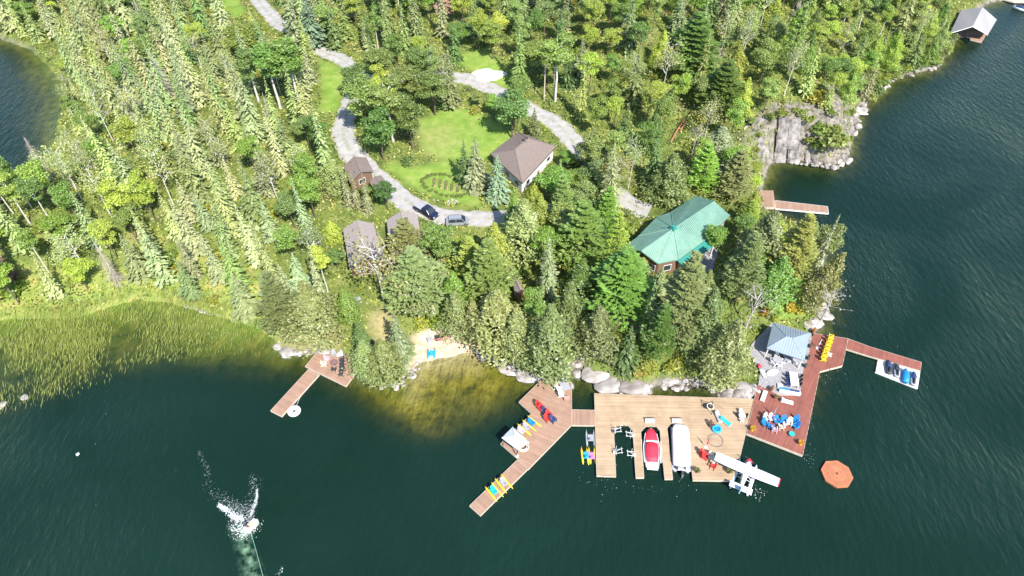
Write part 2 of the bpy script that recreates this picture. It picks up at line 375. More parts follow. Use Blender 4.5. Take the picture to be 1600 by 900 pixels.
tr = n.new('ShaderNodeBsdfTransparent'); tr.inputs[0].default_value = (.86,.93,.78,1)
mx = n.new('ShaderNodeMixShader'); l.new(e3.outputs[0], mx.inputs[0]); l.new(tr.outputs[0], mx.inputs[1]); l.new(dif.outputs[0], mx.inputs[2])
gl = n.new('ShaderNodeBsdfGlossy'); gl.inputs['Roughness'].default_value = .09; l.new(bp.outputs[0], gl.inputs['Normal'])
fr = n.new('ShaderNodeFresnel'); fr.inputs['IOR'].default_value = 1.333; l.new(bp.outputs[0], fr.inputs['Normal'])
m2 = n.new('ShaderNodeMixShader'); l.new(fr.outputs[0], m2.inputs[0]); l.new(mx.outputs[0], m2.inputs[1]); l.new(gl.outputs[0], m2.inputs[2]); l.new(m2.outputs[0], out.inputs[0])
water_me.materials.append(wm)
struct(link('lake', water_me))

# roads
def ribbon(name, pts, width, m, lift=.07, sub=8):
    """a strip draped over the ground along photo points (px, py[, width])"""
    ctr = [P(p[0], p[1]) for p in pts]; ws = [p[2] if len(p) > 2 else width for p in pts]
    fine = []
    for i in range(len(ctr)-1):
        p0 = ctr[max(i-1,0)]; p1 = ctr[i]; p2 = ctr[i+1]; p3 = ctr[min(i+2,len(ctr)-1)]
        k = max(2, int((p2-p1).length/1.0))
        for j in range(k):
            t = j/k; q = .5*((2*p1)+(p2-p0)*t+(2*p0-5*p1+4*p2-p3)*t*t+(3*p1-p0-3*p2+p3)*t**3)
            fine.append((q, ws[i]+(ws[i+1]-ws[i])*t))
    fine.append((ctr[-1], ws[-1])); vs = []; fs = []; na = 7
    for i, (q, w) in enumerate(fine):
        d = fine[min(i+1,len(fine)-1)][0]-fine[max(i-1,0)][0]; d.z = 0; d.normalize(); nrm = Vector((-d.y, d.x, 0))
        for a in range(na):
            s = (a/(na-1)-.5)*w
            if a in (0, na-1): s += random.uniform(-.35, .35)
            x, y = q.x+nrm.x*s, q.y+nrm.y*s
            zz = max(float(height(x+ex, y+ey)) for ex in (-.4,0,.4) for ey in (-.4,0,.4))
            vs.append((x, y, zz+lift - (.12 if a in (0, na-1) else 0)))
    for i in range(len(fine)-1):
        for a in range(na-1): k = i*na+a; fs.append((k, k+1, k+na+1, k+na))
    o = MB().add(vs, fs).build(name, m, smooth=True)
    at = o.data.attributes.new('across', 'FLOAT', 'POINT'); at.data.foreach_set('value', np.tile(np.abs(np.linspace(-1, 1, na)), len(fine)).astype(np.float32)); return struct(o)
GRAVEL = mat('road_gravel', (.355,.335,.325), .95, var=.16, scale=.8, bump=.3)
n, l = nodes_of(GRAVEL); _hs = [q for q in n if q.type == 'HUE_SAT'][0]; tc = n.new('ShaderNodeTexCoord'); _b = n['Principled BSDF']
_tr = ramp(attr('across'), [(.0, (.55,.55,.55)), (.25, (.1,.1,.1)), (.55, (0,0,0)), (.8, (.35,.35,.35)), (1, (1,1,1))]); _nz = noise(.9, 6)
_mu = n.new('ShaderNodeMath'); _mu.operation = 'MULTIPLY'; _mu.use_clamp = True; l.new(_tr, _mu.inputs[0]); _k = n.new('ShaderNodeMapRange'); _k.inputs[1].default_value = .38; _k.inputs[2].default_value = .6; _k.inputs[4].default_value = 1.2; l.new(_nz.outputs['Fac'], _k.inputs[0]); l.new(_k.outputs[0], _mu.inputs[1])
_gr = n.new('ShaderNodeRGB'); _gr.outputs[0].default_value = (.15,.17,.06,1); l.new(mixc(_mu.outputs[0], _hs.outputs[0], _gr.outputs[0]), _b.inputs['Base Color'])
PATHM = mat('path_earth', (.36,.31,.25), .95, var=.2, scale=1.2, bump=.3)
ROAD = [(380,-60),(398,-8),(412,12),(440,40),(492,74),(540,97),(556,125),(550,150),(541,180,4.6),(536,205,5.6),(545,232,5.6),(572,262,5),(606,291,5.2),(640,318,5.4),(690,336,4.6),(750,343,4.4),(815,336,4.2),(880,330,4)]
ribbon('gravel_road', ROAD, 4.4, GRAVEL)
ROAD2 = [(556,118),(610,122),(670,118),(718,122),(760,135),(810,160),(850,182,5),(880,204,5.4),(906,236,4.6),(940,280,4),(985,318,5),(1015,330,6)]
ribbon('gravel_driveway', ROAD2, 4.0, GRAVEL, lift=.085)
ribbon('footpath', [(905,478),(940,485),(970,497),(1000,512)], 1.6, PATHM)
ribbon('beach_path', [(672,478),(680,495),(676,515),(676,530)], 1.2, SAND)

# ------------------------------------------------------------------ docks
DZ = .55
def dock(name, label, px, boards, along, z=DZ, edge=PALE, pw=.15, cat='dock', skirt=.34, posts=True, post_every=3.2):
    """deck of separate boards over edge beams and posts; `along` = two photo points the boards run along"""
    w = [G(x, y, z) for x, y in px]; cx = sum(p[0] for p in w)/len(w); cy = sum(p[1] for p in w)/len(w)
    t = thing(name, label, cat, (cx, cy, 0)); loc = [(x-cx, y-cy) for x, y in w]
    a, b_ = G(*along[0], z), G(*along[1], z); th = math.atan2(b_[1]-a[1], b_[0]-a[0]); c, s = math.cos(th), math.sin(th)
    rot = [(x*c+y*s, -x*s+y*c) for x, y in loc]; y0 = min(p[1] for p in rot); y1 = max(p[1] for p in rot)
    mb = MB(); nb = int((y1-y0)/pw); pw = (y1-y0)/nb
    for i in range(nb):
        yc = y0+(i+.5)*pw; xs = []
        for (ax, ay), (bx, by) in zip(rot, rot[1:]+rot[:1]):
            if (ay > yc) != (by > yc): xs.append(ax+(bx-ax)*(yc-ay)/(by-ay))
        xs.sort()
        for x0, x1 in zip(xs[::2], xs[1::2]):
            # long runs are butted from several boards
            k = max(1, int((x1-x0)/4.9+.5)); off = random.uniform(-.6, .6) if k > 1 else 0
            cuts = [x0] + [x0+(x1-x0)*j/k+off for j in range(1, k)] + [x1]
            for u, v in zip(cuts, cuts[1:]):
                g = .008; hw = pw/2-.007; zz = z+random.uniform(-.004, .004)
                q = [(u+g, yc-hw), (v-g, yc-hw), (v-g, yc+hw), (u+g, yc+hw)]
                mb.prism([(x*c-y*s, x*s+y*c) for x, y in q], zz-.04, zz)
    bo = mb.build('boards', boards, t); stuff(bo)
    area = sum(loc[i][0]*loc[(i+1)%len(loc)][1]-loc[(i+1)%len(loc)][0]*loc[i][1] for i in range(len(loc)))
    sg = 1 if area > 0 else -1
    for i in range(len(loc)):
        p, q = Vector(loc[i]), Vector(loc[(i+1)%len(loc)]); d = q-p; L = d.length
        if L < .3: continue
        n2 = Vector((d.y, -d.x)).normalized()*sg; m = (p+q)/2+n2*.03
        MB().box((m.x, m.y, z-skirt/2-.004), (L+.06, .055, skirt), rz=math.atan2(d.y, d.x)).build('edge_beam', edge, t)
    MB().prism([(x*.985, y*.985) for x, y in loc], z-.16, z-.06).build('frame', DARKW, t)
    if posts:
        k = 0
        for i in range(len(loc)):
            p, q = Vector(loc[i]), Vector(loc[(i+1)%len(loc)]); L = (q-p).length
            for j in range(max(1, int(L/post_every))):
                r_ = p.lerp(q, (j+.5)/max(1, int(L/post_every)))*.97
                bz = float(height(r_.x+cx, r_.y+cy))
                if bz < z-.4: MB().tube([(r_.x, r_.y, max(bz, -3)), (r_.x, r_.y, z-.1)], .11, 6).build('post', DARKW, t)
    return t
WEST = [(477,572),(494,552),(514,541),(535.5,545),(548,557),(556,582),(540.5,603)]
dock('west_dock', 'brown wooden dock platform with dark chairs beside the big cedar', WEST, BROWN, ((477,572),(540,603)))
dock('floating_gangway', 'long narrow brown dock with the white ring moored beside its end', [(482,577),(423,641.5),(440,650),(498.5,585)], BROWN, ((423,641.5),(440,650)), z=.48)
SWIM = [(811,628),(847,592.5),(893,597),(893,663.5),(825,733),(810,717),(782.5,693),(831,646)]
dock('swim_dock', 'brown angular dock platform with red chairs and a small gazebo', SWIM, BROWN, ((811,628),(893,663)))
dock('floating_gangway', 'narrow brown gangway with two yellow-floated water bikes on it', [(808.5,718.5),(734,790),(750.5,805),(824.5,732.5)], BROWN, ((734,790),(750.5,805)), z=.48)
dock('link_bridge', 'short brown bridge joining the angular dock to the tan boat dock', [(894,640),(928.6,641),(930,664.5),(894,664)], BROWN, ((912,640),(912,664)), z=.57)
MAIN = [(929,615),(1178,623.5),(1156,713.5),(1144,751),(1083,750),(1075,673),(1069.5,662),(1048.5,661),(1042,668),(1051,748),(1039,748),(1031.5,673),(1025,665),(1009,665),(1001,674),(1006,746),(994,746),(989,672),(981,663.5),(967,663.5),(959,676),(962,744),(932.7,743)]
dock('boat_dock', 'large tan boat dock with three rounded boat slips', MAIN, TAN, ((929,640),(1170,641)), z=.6)
REDP = [(1273,521),(1325,529),(1316,571),(1281,580),(1254,711),(1167,677),(1178.6,624.5),(1185,601),(1218,618),(1250,618),(1256,575),(1263,560),(1268,530)]
dock('red_deck', 'broad red-stained deck with blue chairs beside the blue-grey pavilion', REDP, REDD, ((1325,529),(1254,711)), z=.72, skirt=.5, cat='deck')
dock('walkway', 'red walkway running out from the red deck to the jet ski float', [(1326,529.5),(1360,542),(1439.5,566),(1438,579),(1358,556),(1322,545)], REDD, ((1360,542),(1358,556)), z=.62)
dock('shore_dock', 'small reddish dock platform under trees north of the point', [(1188,298),(1208,298),(1210.6,323.5),(1186,323.5)], BROWN, ((1208,298),(1210,323)), z=.7, skirt=.6)
dock('floating_gangway', 'narrow reddish dock reaching into blue water below the cliff', [(1211,313),(1293,322.5),(1294.6,333),(1211.5,325.5)], BROWN, ((1293,322.5),(1294.6,333)), z=.5, edge=WHITE)
# octagonal raft
cx, cy = G(1308, 740, .4); t = thing('octagonal_raft', 'orange cedar octagonal swim raft anchored off the red deck', 'raft', (cx, cy, 0))
rad = 2.28
for k in range(8):
    a0, a1 = R(22.5+45*k+4), R(22.5+45*(k+1)+4); mb = MB(); nb = 13
    for i in range(nb):
        r0, r1 = rad*(i+.06)/nb, rad*(i+.94)/nb
        mb.prism([(r0*math.cos(a0), r0*math.sin(a0)), (r1*math.cos(a0), r1*math.sin(a0)), (r1*math.cos(a1), r1*math.sin(a1)), (r0*math.cos(a1), r0*math.sin(a1))], .36, .40)
    mb.build('deck_segment', ORANGEW, t)
    p, q = Vector((rad*math.cos(a0), rad*math.sin(a0))), Vector((rad*math.cos(a1), rad*math.sin(a1))); d = q-p; m = (p+q)/2
    MB().box((m.x*1.012, m.y*1.012, .22), (d.length, .06, .36), rz=math.atan2(d.y, d.x)).build('edge_board', ORANGEW, t)
MB().prism([(2.0*math.cos(R(45*k+26)), 2.0*math.sin(R(45*k+26))) for k in range(8)], -.2, .35).build('float_drum', BLACK, t)
MB().tube([(0,0,.39),(0,0,.52)], .13, 10).build('centre_cap', DARKW, t)
# white moored ring
cx, cy = G(459.5, 642, .2); t = thing('moored_float_ring', 'white doughnut-shaped inflatable ring moored to the long west dock', 'inflatable', (cx, cy, 0))
MB().torus((0,0,.16), .66, .44, 30, 10, .7).build('ring', WHITE, t, True)
MB().tube([(0,0,.10),(0,0,.14)], .34, 16).build('hole_floor', NAVY, t)
a = G(470, 618, .5); MB().tube([(0.25,.6,.5),(a[0]-cx, a[1]-cy, .5)], .025, 5).build('tether', WHITE, t)

# ------------------------------------------------------------------ buildings
def roof_faces(mb_pts, faces, thick=.22):
    mb = MB(); n = len(mb_pts); vs = list(mb_pts)+[(x, y, z-thick) for x, y, z in mb_pts]; fs = []
    ed = {}
    for f in faces:
        fs.append(f); fs.append(tuple(i+n for i in f[::-1]))
        for i, j in zip(f, f[1:]+f[:1]): ed[(i, j)] = ed.get((i, j), 0)+1
    for (i, j) in list(ed):
        if (j, i) not in ed: fs.append((j, i, i+n, j+n))
    return mb.add(vs, fs)
def seams(pts, faces, step, w=.05, h=.05):
    mb = MB()
    for f in faces:
        q = [Vector(pts[i]) for i in f]; nrm = (q[1]-q[0]).cross(q[2]-q[0])
        if len(q) > 3: nrm = nrm + (q[2]-q[0]).cross(q[3]-q[0])
        nrm.normalize()
        if nrm.z < 0: nrm = -nrm
        dn = Vector((nrm.x, nrm.y, 0))
        if dn.length < .05: continue
        dn.normalize(); u = Vector((-dn.y, dn.x, 0)); v = nrm.cross(u); o = q[0]
        pts2 = [((p-o).dot(u), (p-o).dot(v)) for p in q]; lo = min(p[0] for p in pts2); hi = max(p[0] for p in pts2)
        x = lo+step*.5
        while x < hi:
            ys = []
            for (ax, ay), (bx, by) in zip(pts2, pts2[1:]+pts2[:1]):
                if (ax > x) != (bx > x): ys.append(ay+(by-ay)*(x-ax)/(bx-ax))
            ys.sort()
            for y0, y1 in zip(ys[::2], ys[1::2]):
                if y1-y0 < .2: continue
                A, B = o+u*x+v*y0, o+u*x+v*y1
                vs = []
                for p in (A, B):
                    vs += [p-u*w/2, p+u*w/2, p+u*w/2+nrm*h, p-u*w/2+nrm*h]
                mb.add(vs, [(0,1,5,4),(1,2,6,5),(2,3,7,6),(3,0,4,7),(0,3,2,1),(4,5,6,7)])
            x += step
    return mb
def wall_ring(t, foot, z0, z1, m, nwin=2, win_h=1.1, win_z=1.0, door=None, name='wall'):
    """separate walls round a footprint with framed windows set proud of them"""
    n = len(foot)
    for i in range(n):
        p, q = Vector(foot[i]), Vector(foot[(i+1)%n]); d = q-p; L = d.length; rz = math.atan2(d.y, d.x); mid = (p+q)/2
        w = MB().box((0,0,(z1-z0)/2), (L, .16, z1-z0)).build(name, m, t, loc=(mid.x, mid.y, z0)); w.rotation_euler.z = rz
        out = -1
        k = nwin if L > 4 else (1 if L > 2 else 0)
        for j in range(k):
            x = (j+.5)/k*L-L/2
            if door == i and j == k//2:
                dd = MB().box((x, out*.10, 1.02), (.95, .08, 2.0)).build('door', WALLB, t); dd.location = w.location; dd.rotation_euler = w.rotation_euler
                h = MB().box((x+.36, out*.16, 1.0), (.06, .06, .12)).build('handle', STEEL, dd)
                continue
            wf = MB(); ww = min(1.5, L/k*.6)
            for sx in (-1, 1): wf.box((x+sx*ww/2, out*.10, win_z+win_h/2), (.09, .09, win_h+.18))
            for zz in (win_z, win_z+win_h): wf.box((x, out*.10, zz), (ww, .09, .09))
            o = wf.build('window', WHITE, t); o.location = w.location; o.rotation_euler = w.rotation_euler
            MB().box((x, out*.09, win_z+win_h/2), (ww-.05, .03, win_h-.05)).build('pane', GLASS, o)
def ccw(poly):
    a = sum(poly[i][0]*poly[(i+1)%len(poly)][1]-poly[(i+1)%len(poly)][0]*poly[i][1] for i in range(len(poly)))
    return poly if a > 0 else poly[::-1]
def shrink(poly, d):
    cx = sum(p[0] for p in poly)/len(poly); cy = sum(p[1] for p in poly)/len(poly); out = []
    for x, y in poly:
        v = Vector((x-cx, y-cy)); v = v*(1-d*1.3/v.length); out.append((cx+v.x, cy+v.y))
    return out
def house(name, label, eave_px, ground_px, eave_h, rise, ridge, shing, wallm, cat='house', over=.55, nwin=2, chimney=True, gable=False, fascia=DARKW, door=None, floor_dz=None):
    """ridge = (t0, t1) along the axis joining the middles of sides 0-1 and 2-3"""
    g = P(*ground_px); zb = g.z if floor_dz is None else floor_dz
    ze = zb+eave_h; E = [G(x, y, ze) for x, y in eave_px]; cx = sum(p[0] for p in E)/4; cy = sum(p[1] for p in E)/4
    t = thing(name, label, cat, (cx, cy, zb)); E = [Vector((x-cx, y-cy, eave_h)) for x, y in E]
    a, b_ = (E[0]+E[1])/2, (E[2]+E[3])/2; r0 = a.lerp(b_, ridge[0]); r1 = a.lerp(b_, ridge[1]); r0.z = r1.z = eave_h+rise
    pts = [tuple(v) for v in E]+[tuple(r0), tuple(r1)]
    fs = [(1,2,5,4),(3,0,4,5)]
    if not gable: fs += [(0,1,4),(2,3,5)]
    else: fs = [(1,2,5,4),(3,0,4,5)]
    # wind faces upward
    ok = []
    for f in fs:
        q = [Vector(pts[i]) for i in f]; nz = (q[1]-q[0]).cross(q[2]-q[0]).z
        ok.append(f if nz > 0 else f[::-1])
    roof = roof_faces(pts, ok).build('roof', shing, t)
    # ridge caps and fascia
    cap = MB(); L = [(4,5)] + ([] if gable else [(0,4),(1,4),(2,5),(3,5)])
    for i, j in L: cap.tube([Vector(pts[i])+Vector((0,0,.02)), Vector(pts[j])+Vector((0,0,.02))], .09, 5)
    cap.build('ridge_cap', shing, roof)
    for i in range(4):
        p, q = E[i], E[(i+1)%4]; d = q-p
        if gable and i in (0, 2): 
            rr = r0 if i == 0 else r1
            for u, v in ((p, rr), (rr, q)): MB().tube([u+Vector((0,0,-.12)), v+Vector((0,0,-.12))], .1, 4).build('barge_board', fascia, t)
            continue
        m = (p+q)/2; MB().box((m.x, m.y, eave_h-.12), (d.length, .07, .24), rz=math.atan2(d.y, d.x)).build('fascia', fascia, t)
    foot = ccw(shrink([(v.x, v.y) for v in E], over)); wall_ring(t, foot, -.8, eave_h-.05, wallm, nwin, win_z=1.7, door=door)
    if gable:
        for i, rr in ((0, r0), (2, r1)):
            p, q = E[i]*1, E[(i+1)%4]*1; c = Vector((0,0,0)); k = .9
            pp = [Vector((v.x*k, v.y*k, v.z-.05)) for v in (p, q)]; rt = Vector((rr.x*k, rr.y*k, rr.z-.3))
            d = (pp[1]-pp[0]).normalized(); nn = Vector((d.y, -d.x, 0))*.08
            MB().loft([[pp[0]-nn, pp[1]-nn, rt-nn], [pp[0]+nn, pp[1]+nn, rt+nn]]).build('gable_wall', wallm, t)
    if chimney:
        p = r0.lerp(r1, .35)+Vector((.6,.4,.15)); ch = MB().box(p, (.6,.6,1.3)).build('chimney', ROCK_D, roof); MB().box(p+Vector((0,0,.68)), (.72,.72,.1)).build('chimney_cap', DARKW, roof)
    mb = MB(); 
    for k in range(2): p = r0.lerp(r1, .2+.6*k)+Vector((-.9,-.7,-.25)); mb.tube([p, p+Vector((0,0,.55))], .07, 8)
    mb.build('vent_pipe', STEEL, roof)
    return t
house('hip_roof_house', 'white-walled house with dark brown hip roof beside the lawn', [(810,206),(869,229),(816,286),(766,240)], (815,290), 3.1, 2.5, (.32,.72), SHING, WALLW, nwin=3, door=1)
house('cottage', 'grey-brown roofed cottage, western one of the pair behind the pines', [(536,358),(583,349),(603,407),(546,419)], (575,425), 2.9, 1.6, (0,1), SHING2, WALLB, gable=True, chimney=False)
house('cottage', 'grey-brown roofed cottage by the parked pickup truck', [(604,344),(652,335),(662,392),(612,403)], (632,408), 2.9, 1.6, (0,1), SHING2, WALLB, gable=True)
house('storage_shed', 'brown-roofed wooden shed beside the gravel road', [(537,259),(572,246),(583,268),(547,286)], (565,287), 2.6, 1.3, (0,1), SHING, WALLB, 'shed', gable=True, chimney=False, nwin=1, over=.35)
house('storage_shed', 'small low lean-to shed with brown roof below the larger roadside shed', [(577,284),(595,274),(602,283),(586,298)], (592,300), 2.1, .6, (0,1), SHING, WALLB, 'shed', gable=True, chimney=False, nwin=1, over=.25)
house('garden_hut', 'tiny grey-roofed hut hidden among trees above the beach', [(800,440),(810,438.5),(819,454),(807,461)], (809,466), 2.1, .9, (0,1), SHING2, WALLB, 'hut', gable=True, chimney=False, nwin=1, over=.25)

# green lodge: long wing, crossing wings and a low skirt roof
g = P(1065, 415); EZ, RZ, PZ = 3.6, 5.9, 6.5
def q6(x, y): return (940+x/3.75, 280+y/3.75)
LV = dict(P=(422,288,PZ), N=(660,130,RZ), E1=(553,96,EZ), E2=(752,212,EZ), V1=(408,190,EZ), W1=(128,396,EZ), R2=(232,420,RZ-.3), S1=(330,494,EZ), V2=(214,334,EZ), N1=(322,222,EZ), A=(612,352,EZ), B=(452,470,EZ))
cx, cy = G(*q6(422,300), g.z+4); t = thing('green_roof_lodge', 'large lodge with pale green metal cross-gabled roof on the point', 'house', (cx, cy, g.z))
key = list(LV); pts = []
for k in key:
    x, y, z = LV[k]; w = G(*q6(x, y), g.z+z); pts.append((w[0]-cx, w[1]-cy, z))
I = {k: i for i, k in enumerate(key)}
FS = [tuple(I[k] for k in f) for f in (('V1','E1','N','P'),('P','N','E2','A'),('P','A','B'),('P','B','S1'),('P','S1','R2'),('W1','V2','P','R2'),('P','V2','N1'),('P','N1','V1'))]
fx = []
for f in FS:
    q = [Vector(pts[i]) for i in f]; fx.append(f if (q[1]-q[0]).cross(q[2]-q[0]).z > 0 else f[::-1])
roof = roof_faces(pts, fx).build('roof', GREENM, t)
seams(pts, fx, .45).build('roof_seams', GREENM, roof)
cap = MB()
for k in ('N','R2','V1','A','B','V2','S1','N1'): cap.tube([Vector(pts[I['P']])+Vector((0,0,.03)), Vector(pts[I[k]])+Vector((0,0,.03))], .10, 5)
cap.build('ridge_cap', GREENM, roof)
pk = Vector(pts[0]); MB().box(pk+Vector((0,0,.25)), (1.1,1.1,.6), rz=.6, taper=.6).build('cupola', TEALM, roof)
for dx in (1.6, -1.3): MB().tube([pk+Vector((dx, .8, -.9)), pk+Vector((dx, .8, -.1))], .1, 8).build('vent_pipe', STEEL, roof)
A, B = Vector(pts[I['A']]), Vector(pts[I['B']]); d = (A-B).normalized(); o2 = Vector((d.y, -d.x, 0)); o2 = o2 if o2.y < 0 else -o2
sk = [A+d*1.3+Vector((0,0,-.30)), B-d*.2+Vector((0,0,-.30)), B-d*.2+o2*1.7+Vector((0,0,-.75)), A+d*1.3+o2*1.7+Vector((0,0,-.75))]
MB().loft([[p+Vector((0,0,-.12)) for p in sk], sk]).build('porch_roof', TEALM, t)
foot = [(pts[I[k]][0]*.93, pts[I[k]][1]*.93) for k in ('W1','S1','B','A','E2','E1','V1','N1','V2')]
wall_ring(t, ccw(foot), -1.5, EZ-.25, WALLB, 3, 1.4, 2.3, door=2)
for a_, r_, b_ in (('E1','N','E2'),('W1','R2','S1')):
    v = [Vector(pts[I[k]])*.965 for k in (a_, r_, b_)]; dd = (v[2]-v[0]).normalized(); nn = Vector((dd.y, -dd.x, 0))*.08
    MB().loft([[x-nn+Vector((0,0,-.2)) for x in v], [x+nn+Vector((0,0,-.2)) for x in v]]).build('gable_wall', WALLB, t)
for k in range(4):
    p = (sk[2].lerp(sk[3], (k+.3)/3.7)); MB().box((p.x, p.y, (p.z-.15)/2-.4), (.16,.16,p.z+.6)).build('porch_post', WHITE, t)
# terrace below the lodge
tp = [(1070,398),(1106,372),(1122,395),(1112,425),(1092,447),(1076,428)]
w = [tuple(P(*p)) for p in tp]; zt = max(p[2] for p in w)+.1; ww = [G(*p, zt) for p in tp]
MB().prism(ww, zt-1.2, zt).build('terrace', STONEP)
tag(bpy.data.objects['terrace'], 'grey paved terrace shaded by trees below the green-roofed lodge', 'terrace')

# pavilion on the red deck, small gazebo on the swim dock, paved patio
PAT = [(1167,548),(1176,536),(1207,503),(1268,521),(1268,530),(1263,560),(1256,575),(1250,617.5),(1218,617.5),(1185,600.5),(1188,578)]
pw_ = [G(*p, .70) for p in PAT]; cx = sum(p[0] for p in pw_)/len(pw_); cy = sum(p[1] for p in pw_)/len(pw_)
pt = tag(MB().prism([(x-cx, y-cy) for x, y in pw_], -1.4, 0).build('stone_patio', STONEP, loc=(cx, cy, .70)), 'grey paved patio between the pavilion and the red deck', 'patio')
# paving slabs as far as they can be told apart
sl = MB().box((0,0,.015), (1.05,1.05,.03)); sme = None
c0 = G(1215, 580, .7); ang = .35
for i in range(-8, 9):
    for j in range(-10, 11):
        x = c0[0]+(i*math.cos(ang)-j*math.sin(ang))*1.1; y = c0[1]+(i*math.sin(ang)+j*math.cos(ang))*1.1
        corners = [(x+u*math.cos(ang)-v*math.sin(ang), y+u*math.sin(ang)+v*math.cos(ang)) for u in (-.52,.52) for v in (-.52,.52)]
        if all(inside(pw_, np.array(a), np.array(b)) for a, b in corners):
            if sme is None: o = sl.build('paving_slab', STONEP, pt); sme = o.data
            else: o = link('paving_slab', sme, pt)
            o.location = (x-cx, y-cy, random.uniform(-.004,.006)); o.rotation_euler.z = ang
def pavilion(name, label, eave_px, z0, eave_h, rise, m, step, apex, post=.16, cat='pavilion', ridge_len=.0):
    E = [G(x, y, z0+eave_h) for x, y in eave_px]; cx = sum(p[0] for p in E)/4; cy = sum(p[1] for p in E)/4
    t = thing(name, label, cat, (cx, cy, z0)); pts = [(x-cx, y-cy, eave_h) for x, y in E]
    ax = G(*apex, z0+eave_h+rise); a = Vector((ax[0]-cx, ax[1]-cy, eave_h+rise)); d = (Vector(pts[1])-Vector(pts[0])).normalized()*ridge_len
    pts += [tuple(a-d), tuple(a+d)] if ridge_len else [tuple(a)]
    fs = [(0,1,5,4),(1,2,5),(2,3,4,5),(3,0,4)] if ridge_len else [(0,1,4),(1,2,4),(2,3,4),(3,0,4)]
    fx = []
    for f in fs:
        q = [Vector(pts[i]) for i in f]; fx.append(f if (q[1]-q[0]).cross(q[2]-q[0]).z > 0 else f[::-1])
    r = roof_faces(pts, fx, .14).build('roof', m, t)
    if step: seams(pts, fx, step, .05, .055).build('roof_seams', m, r)
    cap = MB(); last = len(pts)-1
    for i in range(4): cap.tube([Vector(pts[i])+Vector((0,0,.02)), Vector(pts[4 if i in (0,3) or not ridge_len else 5])+Vector((0,0,.02))], .06, 5)
    cap.build('hip_cap', m, r)
    for i in range(4):
        p, q = Vector(pts[i])*.95, Vector(pts[(i+1)%4])*.95; mm = (p+q)/2; dd = q-p
        MB().box((mm.x, mm.y, eave_h-.22), (dd.length, .1, .2), rz=math.atan2(dd.y, dd.x)).build('beam', DARKW, t)
        MB().box((p.x*.95, p.y*.95, eave_h/2-.1), (post, post, eave_h-.2)).build('post', WHITE if step else DARKW, t)
    return t
pavilion('open_pavilion', 'open-sided pavilion with blue-grey standing-seam hip roof on the patio', [(1208,504),(1265,520.5),(1257,563),(1198,544)], .72, 2.7, 1.5, BLUEM, .42, (1234,527), ridge_len=.5)
pavilion('small_gazebo', 'small pale grey square gazebo on the corner of the angular dock', [(801,667),(827,691.5),(808,702),(784,684)], DZ, 2.3, .8, mat('pale_canopy', (.56,.60,.64), .6, var=.04), 0, (804,681), .09, 'gazebo')

# boathouse at the far shore
zb = .5
def q1(x, y): return (1480+x/11.25, y/11.25)
ev = 2.0; rg = 4.3
pt_ = {'r0': (*G(*q1(622,128), zb+rg), rg), 'r1': (*G(*q1(450,462), zb+rg), rg), 'e0': (*G(*q1(872,345), zb+ev), ev), 'e1': (*G(*q1(716,610), zb+ev), ev)}
r0, r1, e0, e1 = (Vector(pt_[k]) for k in ('r0','r1','e0','e1')); f0 = r0*2-e0; f1 = r1*2-e1; f0.z = f1.z = ev
c = (e0+e1+f0+f1)/4; t = thing('boathouse', 'grey-roofed boathouse standing over the water at the far shore', 'boathouse', (c.x, c.y, zb))
pts = [tuple(v-Vector((c.x, c.y, 0))) for v in (r0, r1, e0, e1, f0, f1)]
fx = []
for f in ((0,1,3,2),(1,0,4,5)):
    q = [Vector(pts[i]) for i in f]; fx.append(f if (q[1]-q[0]).cross(q[2]-q[0]).z > 0 else f[::-1])
r_ = roof_faces(pts, fx, .18).build('roof', GREYM, t); seams(pts, fx, .6).build('roof_seams', GREYM, r_)
V3 = [Vector(p) for p in pts]
bk = (V3[0]-V3[1]).normalized()*1.1; foot = ccw([(v.x*.74+bk.x, v.y*.74+bk.y) for v in (V3[2], V3[3], V3[5], V3[4])]); wall_ring(t, foot, -.4, ev-.1, DARKW, 1, .7, .9)
for a_, r2, b_ in ((V3[2], V3[0], V3[4]), (V3[3], V3[1], V3[5])):
    v = [x*.76+bk for x in (a_, r2, b_)]; v[1].z = r2.z-.35; v[0].z = v[2].z = ev-.15; dd = (v[2]-v[0]).normalized(); nn = Vector((dd.y,-dd.x,0))*.07
    MB().loft([[x-nn for x in v],[x+nn for x in v]]).build('gable_wall', DARKW, t)
    for u, w_ in ((a_, r2), (r2, b_)): MB().tube([u-Vector((0,0,.1)), w_-Vector((0,0,.1))], .1, 4).build('barge_board', WHITE, t)
MB().box(((V3[3].x+V3[5].x)/2*.76+bk.x, (V3[3].y+V3[5].y)/2*.76+bk.y, .9), (2.6,.24,1.8), rz=math.atan2(V3[3].y-V3[5].y, V3[3].x-V3[5].x)).build('boat_door', DARKW, t)
dock('boathouse_deck', 'reddish deck with pale corner in front of the far boathouse', [q1(110,560), q1(250,490), q1(560,560), q1(690,590), q1(605,742), q1(410,690), q1(400,655), q1(225,610), q1(200,635)], BROWN, (q1(250,500), q1(410,560)), z=.5)
dock('far_dock', 'pale dock by the moored boat at the upper right corner', [(1560,-3),(1640,-14),(1640,4),(1584,3)], PALE, ((1560,-3),(1562,4)), z=.5)

